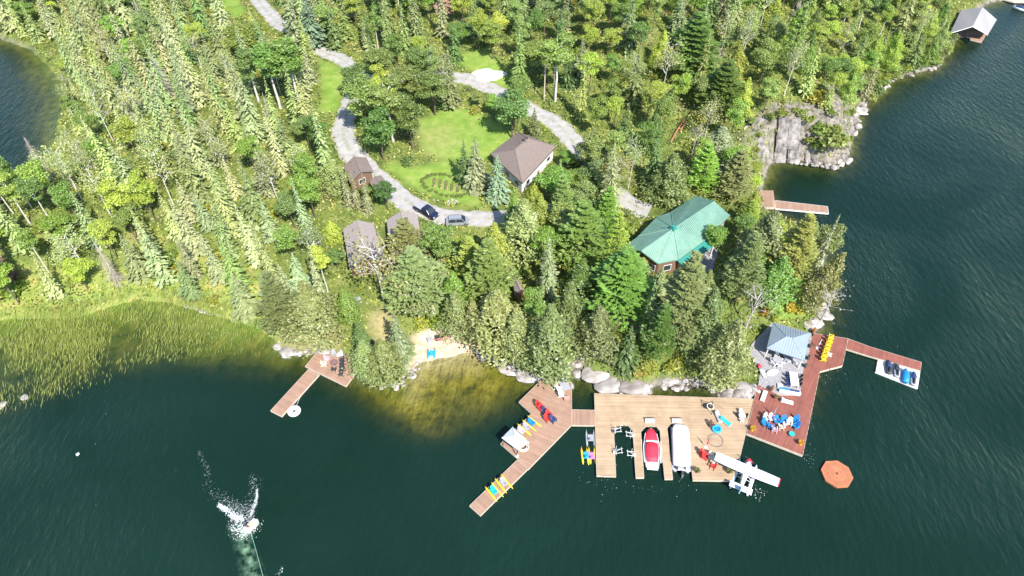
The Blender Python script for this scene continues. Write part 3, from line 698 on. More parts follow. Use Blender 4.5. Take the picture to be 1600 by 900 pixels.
# ------------------------------------------------------------------ vegetation
def unit(a): return a/np.maximum(np.linalg.norm(a, axis=-1, keepdims=True), 1e-9)
def rnd(n, s=1.0): return RNG.normal(0, s, (n, 3))
def sprays(C, T, N, L, W):
    """kite-shaped sprigs: centre C, long axis T, facing N"""
    T = unit(T); B = unit(np.cross(N, T)); L = np.broadcast_to(np.asarray(L, float).reshape(-1, 1), (len(C), 1)); W = np.broadcast_to(np.asarray(W, float).reshape(-1, 1), (len(C), 1))
    n = len(C); V = np.stack([C-T*L*.5, C+B*W*.5+T*L*.05, C+T*L*.5, C-B*W*.5+T*L*.05], 1).reshape(-1, 3)
    return V, np.arange(4*n).reshape(-1, 4)
class Crown:
    def __init__(s): s.C=[]; s.T=[]; s.N=[]; s.L=[]; s.W=[]
    def add(s, C, T, N, L, W):
        n = len(C); s.C.append(C); s.T.append(T); s.N.append(N); s.L.append(np.broadcast_to(L, n).astype(float)); s.W.append(np.broadcast_to(W, n).astype(float))
    def mesh(s, name, m): return np_mesh(name, *sprays(np.vstack(s.C), np.vstack(s.T), np.vstack(s.N), np.concatenate(s.L), np.concatenate(s.W)), m)
def trunk_mesh(name, h, r, m, lean=0, limbs=(), n=7):
    mb = MB(); pts = [(lean*(k/5)**2*h + random.uniform(-.05,.05), random.uniform(-.06,.06), -.6+(h+.6)*k/5) for k in range(6)]
    mb.tube(pts, r, n, r*.18)
    for a, b, rr in limbs: mb.tube([a, (Vector(a)+Vector(b))/2+Vector((0,0,.15)), b], rr, 4, rr*.3)
    me = bpy.data.meshes.new(name); me.from_pydata(mb.v, [], mb.f); me.update(); me.materials.append(m); return me
def spruce(i, h=16., r=1.9, bare=False, dens=1.0, clear=.06):
    c = Crown(); nl = 46
    for k in range(nl):
        f = clear+(.99-clear)*(k/(nl-1)); z = f*h; rad = r*max(.06, (1-f)**.72)*RNG.uniform(.72, 1.2)
        nb = int((4+8*(1-f))*dens)
        az = RNG.uniform(0, 6.283, nb); d = np.stack([np.cos(az), np.sin(az), np.zeros(nb)], -1); rr = rad*RNG.uniform(.6, 1.15, nb)
        for q in ((.35, .62, .92) if rad > .5 else (.6,)):
            C = d*(rr*q)[:, None]; C[:, 2] = z - rr*q*.38 + RNG.uniform(-.12, .12, nb)
            T = d+np.array([0, 0, -.42])+rnd(nb, .18); N = np.array([0, 0, 1.])+d*.55+rnd(nb, .25)
            if bare: c.add(C, T, N, rr*.55, .05)
            else: c.add(C, T, N, np.maximum(rr*.52, .3), np.maximum(.26, rr*.30)*RNG.uniform(.7,1.3,nb))
    c.add(np.array([[0,0,h*1.0]]), np.array([[0,0,1.]]), np.array([[1.,0,0]]), .9, .16)
    limbs = []
    if bare:
        for k in range(40):
            f = RNG.uniform(.15, .95); a = RNG.uniform(0, 6.28); L = r*(1-f)**.7*1.1; limbs.append(((0,0,f*h), (L*math.cos(a), L*math.sin(a), f*h-.25*L), .03))
    return c.mesh('crown', NEEDLE), trunk_mesh('trunk', h*.97, .2, GREYWOOD if bare else BARK, 0, limbs), h, r
def broad(i, h=13., r=3.2, base=.32, nl=19, per=240, size=.33, birch=False, flat=1.0):
    c = Crown(); limbs = []; cz = h*(base+1)/2; hz = h*(1-base)/2
    for k in range(nl):
        u = RNG.normal(0, 1, 3); u /= np.linalg.norm(u); q = RNG.uniform(.35, .8) if k else .1
        lc = np.array([u[0]*r*q, u[1]*r*q, cz+u[2]*hz*q*flat]); lr = r*RNG.uniform(.28, .46)
        d = unit(rnd(per)); d[:, 2] = np.where(d[:, 2] < -.25, -d[:, 2], d[:, 2]); s = lr*RNG.uniform(.55, 1.12, per)[:, None]
        C = lc+d*s*np.array([1, 1, .78]); N = d*.75+np.array([0, 0, .5])+rnd(per, .42)
        c.add(C, rnd(per), N, size*RNG.uniform(.7, 1.5, per), size*.72*RNG.uniform(.7, 1.3, per))
        limbs.append(((0, 0, max(h*base*.7, lc[2]-lr*1.6)), tuple(lc), .055))
    return c.mesh('crown', LEAF), trunk_mesh('trunk', h*.9, .17, BIRCH if birch else BARK, random.uniform(-.03,.03), limbs), h, r
def pine(i, h=16., r=3.4, lev=11, base=.22):
    c = Crown(); limbs = []
    for k in range(lev):
        f = base+(1-base)*k/(lev-1); rad = r*(1-.9*((f-base)/(1-base))**1.5)*RNG.uniform(.8, 1.1); nb = 7 if f < .9 else 4
        a0 = RNG.uniform(0, 6.28)
        for j in range(nb):
            a = a0+6.283*j/nb+RNG.uniform(-.35, .35); L = rad*RNG.uniform(.7, 1.15); dr = np.array([math.cos(a), math.sin(a), .12]); z = f*h
            limbs.append(((0,0,z-.3), (dr[0]*L, dr[1]*L, z+.1*L), .045))
            for q in (.38, .58, .78, .97):
                m = 12; cc = dr*L*q; cc[2] += z+RNG.uniform(-.15,.15); side = np.array([-dr[1], dr[0], 0]); w = .2*L*(1.15-abs(q-.65))+.25
                C = cc+side*RNG.uniform(-w, w, m)[:, None]+rnd(m, .12); T = dr+side*RNG.uniform(-.9,.9,m)[:,None]+np.array([0,0,.15]); N = np.array([0,0,1.])+rnd(m,.32)
                c.add(C, T, N, RNG.uniform(.4, .8, m), RNG.uniform(.18, .32, m))
    return c.mesh('crown', NEEDLE), trunk_mesh('trunk', h*.97, .24, BARK, 0, limbs), h, r
def cedar(i, h=13., r=2.8, n=6000, prof=1.0):
    c = Crown(); f = RNG.random(n)**.8; a = RNG.uniform(0, 6.283, n); ph = RNG.uniform(0, 6.28, 4)
    bump = 1+.22*np.sin(3*a+ph[0]+5*f)+.16*np.sin(7*a+ph[1]+11*f)+.24*np.sin(23*f+ph[2]+2*a)
    pr = np.where(f < .22, .72+1.25*f, np.clip(1.0-((f-.22)/.78)**(1.5*prof), .03, 1)); rr = r*pr*bump*RNG.uniform(.62, 1.05, n)
    C = np.stack([rr*np.cos(a), rr*np.sin(a), .06*h+f*.93*h], -1)+rnd(n, .12)
    d = np.stack([np.cos(a), np.sin(a), np.full(n, .75)], -1); N = d+rnd(n, .5)
    c.add(C, rnd(n)+np.array([0,0,.5]), N, RNG.uniform(.26,.52,n), RNG.uniform(.15,.28,n))
    return c.mesh('crown', NEEDLE), trunk_mesh('trunk', h*.95, .22, BARK), h, r
def bare(i, h=12., birch=True, leaves=0):
    limbs = []; c = Crown(); ends = []
    for k in range(13):
        f = RNG.uniform(.42, .95); a = RNG.uniform(0, 6.28); L = h*.2*(1.25-f)+.7; e = np.array([L*math.cos(a), L*math.sin(a), f*h+L*.75]); limbs.append(((0,0,f*h), tuple(e), .055))
        for j in range(3):
            b = e*RNG.uniform(.6, .95); b[2] = f*h+(e[2]-f*h)*.7; v = rnd(1)[0]*.75; v[2] = abs(v[2]); limbs.append((tuple(b), tuple(b+v), .03)); ends.append(b+v)
        ends.append(e)
    n = max(leaves, 40); E = np.array(ends)[RNG.integers(0, len(ends), n)]
    c.add(E+rnd(n, .55), rnd(n), rnd(n, .6)+np.array([0,0,.8]), RNG.uniform(.25,.5,n), RNG.uniform(.18,.34,n))
    return c.mesh('crown', LEAF), trunk_mesh('trunk', h*.97, .14, BIRCH if birch else GREYWOOD, RNG.uniform(-.06,.06), limbs), h, 2.4
def bush_mesh(i, r=1.3, n=420, size=.34):
    c = Crown()
    for k in range(6):
        lc = np.array([RNG.uniform(-.6,.6)*r, RNG.uniform(-.6,.6)*r, RNG.uniform(.25,.7)*r]); m = n//6; d = unit(rnd(m)); d[:,2] = np.abs(d[:,2]); C = lc+d*r*.52*RNG.uniform(.6,1.1,m)[:,None]
        C[:,2] = np.maximum(C[:,2], .02); c.add(C, rnd(m), d*.7+np.array([0,0,.55])+rnd(m,.4), size*RNG.uniform(.7,1.4,m), size*.7)
    return c.mesh('shrub', LEAF)
KIND = {'spruce': [spruce(i, r=1.75+.15*i) for i in range(5)] , 'tufted': [spruce(i, 13, 2.5, dens=1.15) for i in range(3)],
 'deadspruce': [spruce(i, 14, 1.7, bare=True) for i in range(3)], 'broad': [broad(i) for i in range(5)], 'poplar': [broad(i, 15, 2.5, .45, 15, 220, .32, True) for i in range(3)],
 'pine': [pine(i) for i in range(4)], 'cedar': [cedar(i, prof=(.62,.72,.85,1.0,.68)[i]) for i in range(5)], 'birch': [bare(i, leaves=700) for i in range(4)], 'snag': [bare(i, 10, False, 40) for i in range(3)]}
BUSH = [bush_mesh(i) for i in range(6)]
NICE = {'spruce': ('spruce_tree','spruce'), 'tufted': ('spruce_tree','broad spruce'), 'deadspruce': ('dead_spruce','dead grey spruce'), 'broad': ('leafy_tree','leafy tree'), 'poplar': ('poplar_tree','pale-trunked poplar'),
 'pine': ('pine_tree','pine'), 'cedar': ('cedar_tree','cedar'), 'birch': ('birch_tree','thin white-branched birch'), 'snag': ('dead_tree','bare dead tree')}
COLR = {'spruce': (.150,.190,.078), 'tufted': (.15,.19,.085), 'deadspruce': (.36,.31,.27), 'broad': (.125,.20,.045), 'poplar': (.145,.20,.065), 'pine': (.12,.205,.055), 'cedar': (.145,.19,.072), 'birch': (.19,.215,.085), 'snag': (.30,.27,.22)}
TREES = []
def hgt_for_tip(b, tipy):
    """tree height whose top reaches the photo row tipy"""
    lo, hi = .5, 40.
    for _ in range(30):
        m = (lo+hi)/2
        if proj((b.x, b.y, b.z+m))[1] > tipy: lo = m
        else: hi = m
    return lo
def plant(kind, b, h, r, label, group=None, col=None, tilt=(0, 0)):
    var = KIND[kind][random.randrange(len(KIND[kind]))]; nm, _ = NICE[kind]
    t = thing(nm, label, 'tree', b, random.uniform(0, 6.28), group); t.scale = (r/var[3], r/var[3], h/var[2]); t.rotation_euler = (tilt[0], tilt[1], t.rotation_euler[2])
    k = 1.72*random.uniform(.82, 1.22); c = col or COLR[kind]
    if kind not in ('deadspruce', 'snag') and c[1] > c[0]: c = (c[0], c[1]*1.02, c[2]*.95) if kind in ('spruce', 'tufted') else (c[0], c[1]*1.05, c[2]*.75)
    j = [random.uniform(.92, 1.08) for _ in range(3)]
    o = link('crown', var[0], t); o.color = (c[0]*k*j[0], c[1]*k*j[1], c[2]*k*j[2], 1)
    link('trunk', var[1], t); TREES.append((b.x, b.y, r, h)); return t
def tp(kind, bx, by, tipy, wpx, label, col=None, tilt=(0, 0)):
    b = P(bx, by); zc = b.y*CD-(b.z-CAM_H)*SD; r = wpx/2*zc/FPX; h = hgt_for_tip(b, tipy)
    b.z -= .1; c = col or COLR[kind]; return plant(kind, b, h, r, label, None, tuple(q*.80 for q in c), tilt)
PALEG = (.185,.215,.105); DKG = (.075,.125,.04); GREYG = (.165,.20,.095); BRT = (.100,.178,.050); SILV = (.30,.29,.24); BLUG = (.17,.22,.15)
# the trees one can tell apart on the point
for a in [
 ('pine',965,492,392,118,'broad bright green pine south-west of the green-roofed lodge',BRT),
 ('pine',905,412,318,92,'bright green pine left of the green-roofed lodge behind the slim pale spruce',BRT),
 ('spruce',853,482,372,36,'slim pale spruce just right of the tiny grey-roofed hut',PALEG),
 ('cedar',818,402,312,80,'wide pale cedar below the hip-roofed house',PALEG),
 ('pine',765,478,378,86,'yellow-green pine standing between the parked cars and the tiny hut',(.17,.225,.07)),
 ('cedar',778,540,455,88,'grey-green cedar right behind the sandy beach',GREYG),
 ('cedar',716,524,455,50,'small grey-green cedar at the back edge of the sandy beach',GREYG),
 ('cedar',856,578,476,84,'large grey-green cedar at the shore behind the angular dock',GREYG),
 ('cedar',928,552,478,66,'round-topped cedar above the pale shore slab',GREYG),
 ('cedar',885,530,440,50,'cedar between the footpath and the shore cedars',None),
 ('tufted',976,568,508,44,'dark little spruce above the tan boat dock',DKG),
 ('pine',1050,540,400,96,'tall grey-green pine directly below the green roof',GREYG),
 ('pine',1022,560,478,62,'dark green pine left of the tall pine below the green roof',DKG),
 ('cedar',1088,552,450,60,'cedar right of the tall pine below the green roof',GREYG),
 ('cedar',1122,592,500,70,'shaggy grey-green cedar at the right end of the tan boat dock',GREYG),
 ('cedar',577,584,532,52,'pale cedar at the water right beside the west dock',(.165,.205,.09)),
 ('cedar',607,592,530,62,'pale cedar on the rocks between west dock and beach',(.165,.205,.09)),
 ('tufted',566,540,500,32,'small dark spruce above the west dock',DKG),
 ('tufted',628,560,488,44,'green spruce left of the beach path',None),
 ('pine',655,480,392,104,'whitish pine with open crown below the pair of cottages',PALEG),
 ('pine',640,412,345,70,'pale pine standing in front of the two cottage roofs',PALEG),
 ('broad',690,420,352,58,'olive leafy tree in front of the parked silver car',(.14,.19,.06)),
 ('pine',735,430,372,56,'yellow-green pine just below the parked silver car',(.18,.23,.065)),
 ('spruce',778,312,240,42,'silvery blue spruce touching the hip-roofed house',BLUG),
 ('tufted',745,292,214,42,'green spruce between the lawn and the silvery blue spruce',GREYG),
 ('tufted',728,286,218,32,'dark spruce at the bottom edge of the lawn',DKG),
 ('broad',800,216,140,64,'tall leafy tree touching the top corner of the hip-roofed house',(.115,.175,.06)),
 ('spruce',834,216,168,24,'short spruce beside the top corner of the hip-roofed house',None),
 ('broad',868,316,262,60,'leafy tree at the right-hand corner of the hip-roofed house',(.12,.21,.05)),
 ('cedar',1040,314,240,68,'round shaggy cedar at the top of the green-roofed lodge',(.125,.175,.07)),
 ('broad',925,310,252,44,'grey-green leafy tree beside the driveway',(.16,.20,.085)),
 ('broad',918,282,208,48,'olive leafy tree over the middle of the driveway',(.15,.20,.07)),
 ('cedar',948,300,232,46,'shaggy cedar at the driveway bend',GREYG),
 ('broad',905,306,262,46,'low leafy tree below the driveway shadow',(.13,.20,.055)),
 ('broad',600,138,72,54,'leafy tree hiding the road fork',(.14,.20,.06)),
 ('broad',655,132,70,52,'leafy tree over the driveway above the lawn clump',(.13,.19,.06)),
 ('broad',562,160,96,48,'leafy tree overhanging the road above the bend',(.125,.185,.06)),
 ('broad',815,172,112,40,'leafy tree over the driveway near the utility poles',(.14,.20,.06)),
 ('birch',958,312,250,46,'thin whitish birch at the driveway bend',None),
 ('broad',606,328,282,36,'round dark green tree beside the roadside sheds',(.06,.15,.035)),
 ('cedar',1180,420,330,80,'broad cedar between the lodge and the east shore',GREYG),
 ('pine',1225,440,338,72,'yellowish pine at the east shore right of the lodge',(.18,.22,.075)),
 ('cedar',1262,478,395,52,'cedar leaning out over the east shore',(.19,.21,.09),(0,.16)),
 ('pine',1148,470,368,70,'grey-green pine right of the lodge terrace',GREYG),
 ('cedar',1200,470,402,66,'green cedar above the flower beds',BRT),
 ('broad',1110,398,352,40,'bright leafy tree at the corner of the lodge terrace',(.14,.23,.045)),
 ('cedar',1118,250,198,60,'silver-grey willow-like tree left of the cliff',(.24,.25,.17)),
 ('pine',1140,310,236,66,'pine left of the small bay under the cliff',GREYG),
 ('snag',1165,512,455,62,'grey leafless tree above the blue-grey pavilion',SILV),
 ('snag',1282,500,448,46,'grey bare tree hanging over the eastern shore rocks',SILV,(0,.25)),
 ('pine',1075,118,22,92,'huge bright green pine on the hillside left of the cliff',BRT),
 ('pine',1120,180,96,78,'bright pine just below the huge hillside pine',BRT),
 ('broad',575,212,112,62,'leafy tree closest to the bend of the gravel road',(.12,.185,.06)),
 ('poplar',615,222,120,66,'tall poplar in the clump inside the road bend',None),
 ('broad',645,232,150,56,'leafy tree at the left edge of the lawn',(.115,.185,.055)),
 ('broad',600,250,170,60,'dark leafy tree low in the clump inside the road bend',(.095,.17,.045)),
 ('broad',680,180,105,60,'leafy tree above the lawn',(.12,.18,.06)),
 ('spruce',705,165,78,36,'tall pale spruce above the lawn',PALEG),
 ('broad',640,165,98,58,'rounded leafy tree behind the road-bend clump',(.15,.20,.06)),
 ('poplar',438,170,62,66,'poplar with bare white trunk left of the upper road',(.105,.18,.05)),
 ('poplar',470,172,52,64,'second poplar with bare white trunk left of the upper road',(.105,.18,.05)),
 ('poplar',405,160,70,58,'poplar farthest from the road in the white-trunked row',(.12,.18,.06)),
 ('broad',395,92,36,80,'yellow-green round tree near the top edge left of the road',(.16,.215,.055)),
 ('spruce',492,72,-10,44,'big silvery spruce at the roadside near the top edge',BLUG),
 ('birch',600,470,385,60,'leaning birch with olive leaves before the western cottage',(.21,.22,.08)),
 ('birch',655,500,440,50,'pale bare-limbed birch beside the beach path',None),
 ('cedar',500,530,440,84,'pale open cedar above the rocky west shore',PALEG),
 ('pine',450,520,428,70,'grey-green pine at the end of the reed bed',GREYG),
 ('spruce',546,322,256,17,'slender pale spruce just left of the roadside shed',PALEG),
 ('spruce',560,326,264,17,'slender pale spruce right in front of the roadside shed',PALEG),
 ('spruce',577,332,268,18,'slender pale spruce between the roadside sheds and cottages',PALEG),
 ('deadspruce',262,152,72,40,'silver dead spruce left of the upper road',None),
 ('deadspruce',70,268,212,30,'pale dead spruce at the edge of the upper left bay',(.42,.34,.28)),
 ('deadspruce',185,442,378,34,'silver dead spruce at the lower edge of the west wood',None),
 ('spruce',18,440,340,34,'reddish-brown dying spruce at the left picture edge',(.22,.165,.105)),
 ('poplar',868,158,48,62,'leafy tree whose crown rises above the two utility poles',(.15,.215,.06)),
 ('broad',835,120,62,60,'leafy tree left of the two utility poles',(.14,.21,.055)),
 ('broad',1105,520,470,50,'bushy bright tree left of the grey leafless tree',(.15,.225,.05)),
 ('cedar',806,558,486,62,'grey-green cedar on the rocks right of the beach',GREYG),
 ('cedar',905,470,405,58,'dark cedar beside the slim pale spruce',DKG),
 ('broad',880,380,320,62,'pale green tree right below the driveway end',(.16,.215,.07)),
 ('cedar',742,528,470,46,'small grey cedar at the top right corner of the beach',GREYG) ]:
    tp(*a)

# places that stay open in view: road, lawn, roofs, docks, cliff, beach
CLEAR = [[(505,170),(560,160),(560,215),(600,268),(660,305),(760,325),(770,352),(690,348),(640,330),(600,310),(520,240)], [(652,178),(700,165),(790,195),(880,225),(872,245),(820,295),(765,250),(700,255),(650,240)],
 [(845,172),(915,220),(905,245),(870,215)], [(715,112),(760,98),(800,118),(790,145),(720,135)], [(485,65),(550,92),(540,105),(490,82)], [(530,240),(610,245),(610,300),(540,290)], [(530,340),(660,325),(668,385),(600,400),(540,420)],
 [(620,250),(745,255),(755,325),(640,300)], [(972,385),(1090,300),(1145,335),(1120,420),(1060,410)], [(975,305),(1040,305),(1035,345),(985,350)], [(1155,188),(1240,170),(1340,165),(1335,262),(1190,255)],
 [(650,528),(752,528),(762,560),(645,572)], [(795,436),(822,436),(822,466),(795,466)], [(1185,290),(1300,290),(1300,340),(1185,335)], [(1160,475),(1300,475),(1300,625),(1150,625)], [(495,95),(540,105),(530,165),(500,170)],
 [(640,300),(735,315),(735,360),(650,355)], [(470,535),(560,535),(560,610),(470,610)], [(800,585),(900,585),(900,640),(800,640)], [(900,562),(1180,590),(1180,640),(900,640)], [(1485,0),(1560,0),(1560,70),(1485,70)],[(-10,60),(90,75),(95,200),(50,240),(-10,240)],
 [(570,480),(620,480),(620,535),(570,535)], [(840,105),(875,105),(875,160),(840,160)], [(925,475),(1000,500),(990,512),(930,490)], [(1055,180),(1085,180),(1070,225),(1045,225)], [(390,-20),(450,40),(430,45),(380,0)],[(330,-20),(362,-20),(385,25),(365,30)]]
CLEARN = [[(float(x), float(y)) for x, y in p] for p in CLEAR]
def blocks(b, h, r):
    zs = np.array([.0, .2, .4, .6, .8, 1.0])
    X = []; Y = []
    for f in zs:
        u, v = proj((b.x, b.y, b.z+h*f)); zc = b.y*CD-(b.z+h*f-CAM_H)*SD; w = r*(1-f*.8)*FPX/zc*.8
        X += [u-w, u, u+w]; Y += [v]*3
    X = np.array(X); Y = np.array(Y)
    return any(inside(p, X, Y).any() for p in CLEARN)
def near(x, y, s): return any((x-a)**2+(y-c)**2 < (s*(.55+.45*min(1, q/2)))**2 for a, c, q, _ in TREES)
ROADW = [tuple(P(p[0], p[1])[:2]) for p in ROAD+ROAD2]
def zone(u, v):
    """kind of wood, and where it stands in words"""
    if u < 520 and v > 40:
        if v >= 300:
            return ('reed', 'above the reed bed') if u < 330 else ('reed', 'left of the two cottages')
        if u < 130: return ('west', 'beside the upper left bay') if v < 215 else ('west', 'at the left edge above the reeds')
        if u < 260: return ('west', 'in the middle of the west wood') if v > 140 else ('west', 'behind the upper left bay')
        if v < 140: return ('west', 'left of the upper road')
        return ('west', 'in the birch-dotted west wood') if u < 400 else ('west', 'left of the road bend')
    if u < 700 and v < 130: return ('north', 'near the top left of the road') if u < 420 else ('north', 'above the road fork')
    if v < 250 and u < 960: return ('mid', 'above the sand pile') if u < 800 else ('mid', 'above the utility poles')
    if v < 330 and u >= 960:
        if u >= 1250: return ('far', 'on the shore beyond the cliff')
        return ('hill', 'left of the huge hillside pine') if u < 1040 else (('hill', 'on the high hillside') if v < 110 else ('hill', 'on the slope beside the cliff'))
    if u < 700: return ('point', 'between cottages and west dock')
    return ('point', 'behind the beach and docks') if u < 1000 else ('point', 'around the green-roofed lodge')
MIX = {'west': (('spruce',.72),('birch',.08),('tufted',.07),('deadspruce',.02),('broad',.11)), 'reed': (('spruce',.74),('birch',.07),('tufted',.09),('deadspruce',.02),('broad',.08)),
 'north': (('spruce',.5),('broad',.28),('poplar',.14),('tufted',.08)), 'mid': (('spruce',.32),('broad',.42),('tufted',.12),('poplar',.1),('birch',.04)),
 'hill': (('broad',.40),('pine',.14),('spruce',.20),('birch',.10),('cedar',.10),('snag',.06)), 'far': (('broad',.42),('spruce',.2),('cedar',.2),('poplar',.1),('birch',.08)),
 'point': (('cedar',.30),('broad',.22),('spruce',.26),('pine',.22))}
SPACE = {'west': 4.5, 'reed': 4.2, 'north': 4.9, 'mid': 5.0, 'hill': 4.7, 'far': 4.5, 'point': 4.5}
SIZEW = ('short', 'tall')
cand = [(x, y) for x in np.arange(-200, 200, 1.5) for y in np.arange(60, 300, 1.5)]
random.shuffle(cand); count = {}
for x, y in cand:
    x += random.uniform(-.7, .7); y += random.uniform(-.7, .7); ds = shoredist(x, y)
    if ds < .7: continue
    z = float(height(x, y)); u, v = proj((x, y, z))
    if ds < 1.2 and u < 1345: continue
    if u < -12 or u > 1612 or v < -6 or v > 640: continue
    zn, where = zone(u, v)
    if u < 440 and v > np.interp(u, [0,100,200,300,440], [482,478,456,464,505]): continue
    if ds < 2.5 and m_marsh[int(round((y-Y0)/ST)), int(round((x-X0)/ST))] > .3: continue
    kk = random.random(); mixk = MIX[zn]
    if zn in ('west', 'reed') and float(fbm(np.array(x*.035+3.1), np.array(y*.035), 3)) > .06: mixk = (('broad',.42),('birch',.20),('spruce',.26),('poplar',.12))
    kind = mixk[-1][0]
    for nm, p in mixk:
        if kk < p: kind = nm; break
        kk -= p
    h, r = {'spruce': (random.uniform(9.5, 19.5), random.uniform(1.6, 2.7)), 'tufted': (random.uniform(8, 14), random.uniform(1.9, 2.6)), 'deadspruce': (random.uniform(9, 15), random.uniform(1.2, 1.7)), 'broad': (random.uniform(7.5, 13), random.uniform(2.2, 3.5)),
        'poplar': (random.uniform(11, 16), random.uniform(1.9, 2.6)), 'pine': (random.uniform(11, 17), random.uniform(2.8, 3.8)), 'cedar': (random.uniform(8, 13), random.uniform(2.0, 2.9)), 'birch': (random.uniform(8, 13), random.uniform(1.8, 2.6)), 'snag': (random.uniform(6, 10), 2.0)}[kind]
    if zn == 'far': h *= .8; r *= .9
    if near(x, y, SPACE[zn]): continue
    if min((x-a)**2+(y-c)**2 for a, c in ROADW) < 16: continue
    b = Vector((x, y, z-.1))
    if blocks(b, h, r):
        h2 = h*.5
        if blocks(b, h2, r*.7): continue
        h, r = h2, r*.7
    mid = {'spruce': 14, 'tufted': 11, 'broad': 10, 'cedar': 10, 'pine': 14, 'birch': 10, 'poplar': 13, 'snag': 8, 'deadspruce': 12}[kind]
    sz = 'tall' if h > mid*1.1 else ('short' if h < mid*.85 else 'middling'); cols = [('', None)]
    if kind in ('spruce', 'tufted'):
        cols = [('pale', PALEG), ('grey-green', GREYG), ('yellowish', (.18,.215,.075)), ('green', (.13,.185,.065))]
        if zn in ('mid', 'north', 'hill'): cols = [('dark', DKG), ('green', (.12,.175,.06)), ('yellowish', (.16,.21,.065)), ('grey-green', GREYG)]
        if random.random() < .008: cols = [('rust-brown', (.24,.19,.12))]
    if kind in ('broad', 'poplar', 'birch', 'cedar', 'pine'):
        cols = [('green', (.125,.20,.045)), ('yellow-green', (.185,.24,.05)), ('dark green', (.09,.155,.04)), ('lime', (.20,.26,.05)), ('olive', (.14,.19,.07))]
        if kind == 'birch': cols = [('pale', (.20,.225,.10)), ('olive', (.17,.19,.08))]
    cw, col = random.choice(cols); wd = '' if kind not in ('spruce', 'cedar', 'broad') else (' wide' if r > {'spruce': 1.95, 'cedar': 2.45, 'broad': 2.9}[kind] else ' slim')
    if zn in ('west', 'reed') and kind in ('spruce', 'tufted') and col: col = (col[0]*1.2, col[1]*1.17, col[2]*1.25)
    lab = ' '.join(f'{sz}{wd} {cw} {NICE[kind][1]} {where}'.split())
    plant(kind, b, h, r, lab, f'{NICE[kind][1]} trees {where}', col, (random.gauss(0,.02), random.gauss(0,.02)))
    count[(kind)] = count.get(kind, 0)+1
print('TREES', len(TREES), count)

# shrubs: bright yellow-green thickets between the trees
def shrub(b, r, h, label, group=None, col=None):
    me = BUSH[random.randrange(len(BUSH))]; o = link('shrub', me, None, b); o.scale = (r/1.3, r/1.3, h/1.3); o.rotation_euler.z = random.uniform(0, 6.28)
    c = col or (.15,.225,.04); o.color = (c[0]*1.15, c[1]*1.15, c[2]*1.15, 1); return tag(o, label, 'shrub', group)
nsh = 0; SH = []
for x, y in cand:
    if nsh >= 290: break
    x += random.uniform(-.7, .7); y += random.uniform(-.7, .7); ds = shoredist(x, y)
    if ds < .9: continue
    z = float(height(x, y)); u, v = proj((x, y, z))
    if u < -20 or u > 1620 or v < -20 or v > 640: continue
    if any((x-a)**2+(y-c)**2 < (q*.8+.5)**2 for a, c, q, _ in TREES) or min((x-a)**2+(y-c)**2 for a, c in ROADW) < 14: continue
    if any((x-a)**2+(y-c)**2 < 7 for a, c in SH): continue
    if zone(u, v)[0] == 'reed' and v > 450 and u < 400 and random.random() < .8: continue
    b = Vector((x, y, z-.1)); r = random.uniform(.7, 1.7)
    if blocks(b, r*1.0, r): continue
    s = 'large' if r > 1.2 else 'small'; zn, where = zone(u, v)
    cw, c_ = random.choice([('lime', (.20,.26,.035)), ('green', (.15,.225,.04)), ('yellow', (.25,.27,.04)), ('olive', (.13,.18,.05))])
    shrub(b, r, r*random.uniform(.8, 1.3), f'{s} {cw} shrub {where}', f'{s} shrubs {where}', c_); SH.append((x, y)); nsh += 1
for k, (u, v, r, lab, col) in enumerate([(1292,222,4.2,'wide yellow-green thicket at the foot of the cliff',(.19,.235,.045)),(1272,205,2.6,'bright shrub rooted on the cliff ledge',(.16,.235,.04)),(1310,235,2.4,'dry-tipped shrub at the water edge below the cliff',(.21,.21,.075)),
  (1275,160,2.6,'yellow shrub on the cliff top',(.27,.26,.03)),(1240,485,1.6,'golden yellow shrub above the pavilion',(.38,.34,.02)),(1195,488,1.4,'small orange-yellow flowering shrub near the grey leafless tree',(.40,.27,.02)),(1208,496,1.4,'lime shrub at the pavilion corner',(.22,.30,.03)),
  (330,335,2.4,'yellow bush in the clearing of the west wood',(.30,.31,.03)),(345,415,2.6,'yellow bush above the reed bed',(.30,.31,.03)),(268,425,2.4,'yellow-green bush beside the reed bed',(.25,.29,.035)),(420,345,2.6,'bright bush left of the cottages',(.22,.29,.03)),
  (690,505,2.2,'lime bush right of the beach path',(.19,.29,.03)),(660,510,1.8,'yellow-lime bush left of the beach path',(.26,.30,.035)),(1050,575,1.8,'yellow-green bush above the boulders',(.25,.28,.04)),(1015,578,1.5,'bright bush on the pale shore slab',(.22,.28,.04)),(1000,585,1.3,'low yellow bush at the slab edge',(.28,.28,.04)),
  (595,180,1.8,'low green bush at the road bend',(.14,.22,.04)),(690,170,2.2,'round dark bush at the top corner of the lawn',(.085,.165,.04)),(20,455,2.6,'bright bush at the left edge above the reeds',(.17,.25,.03)),(640,255,1.7,'low green bush by the lawn',(.10,.18,.04))]):
    b = P(u, v); b.z -= .15; shrub(b, r, r*.85, lab, None, col)

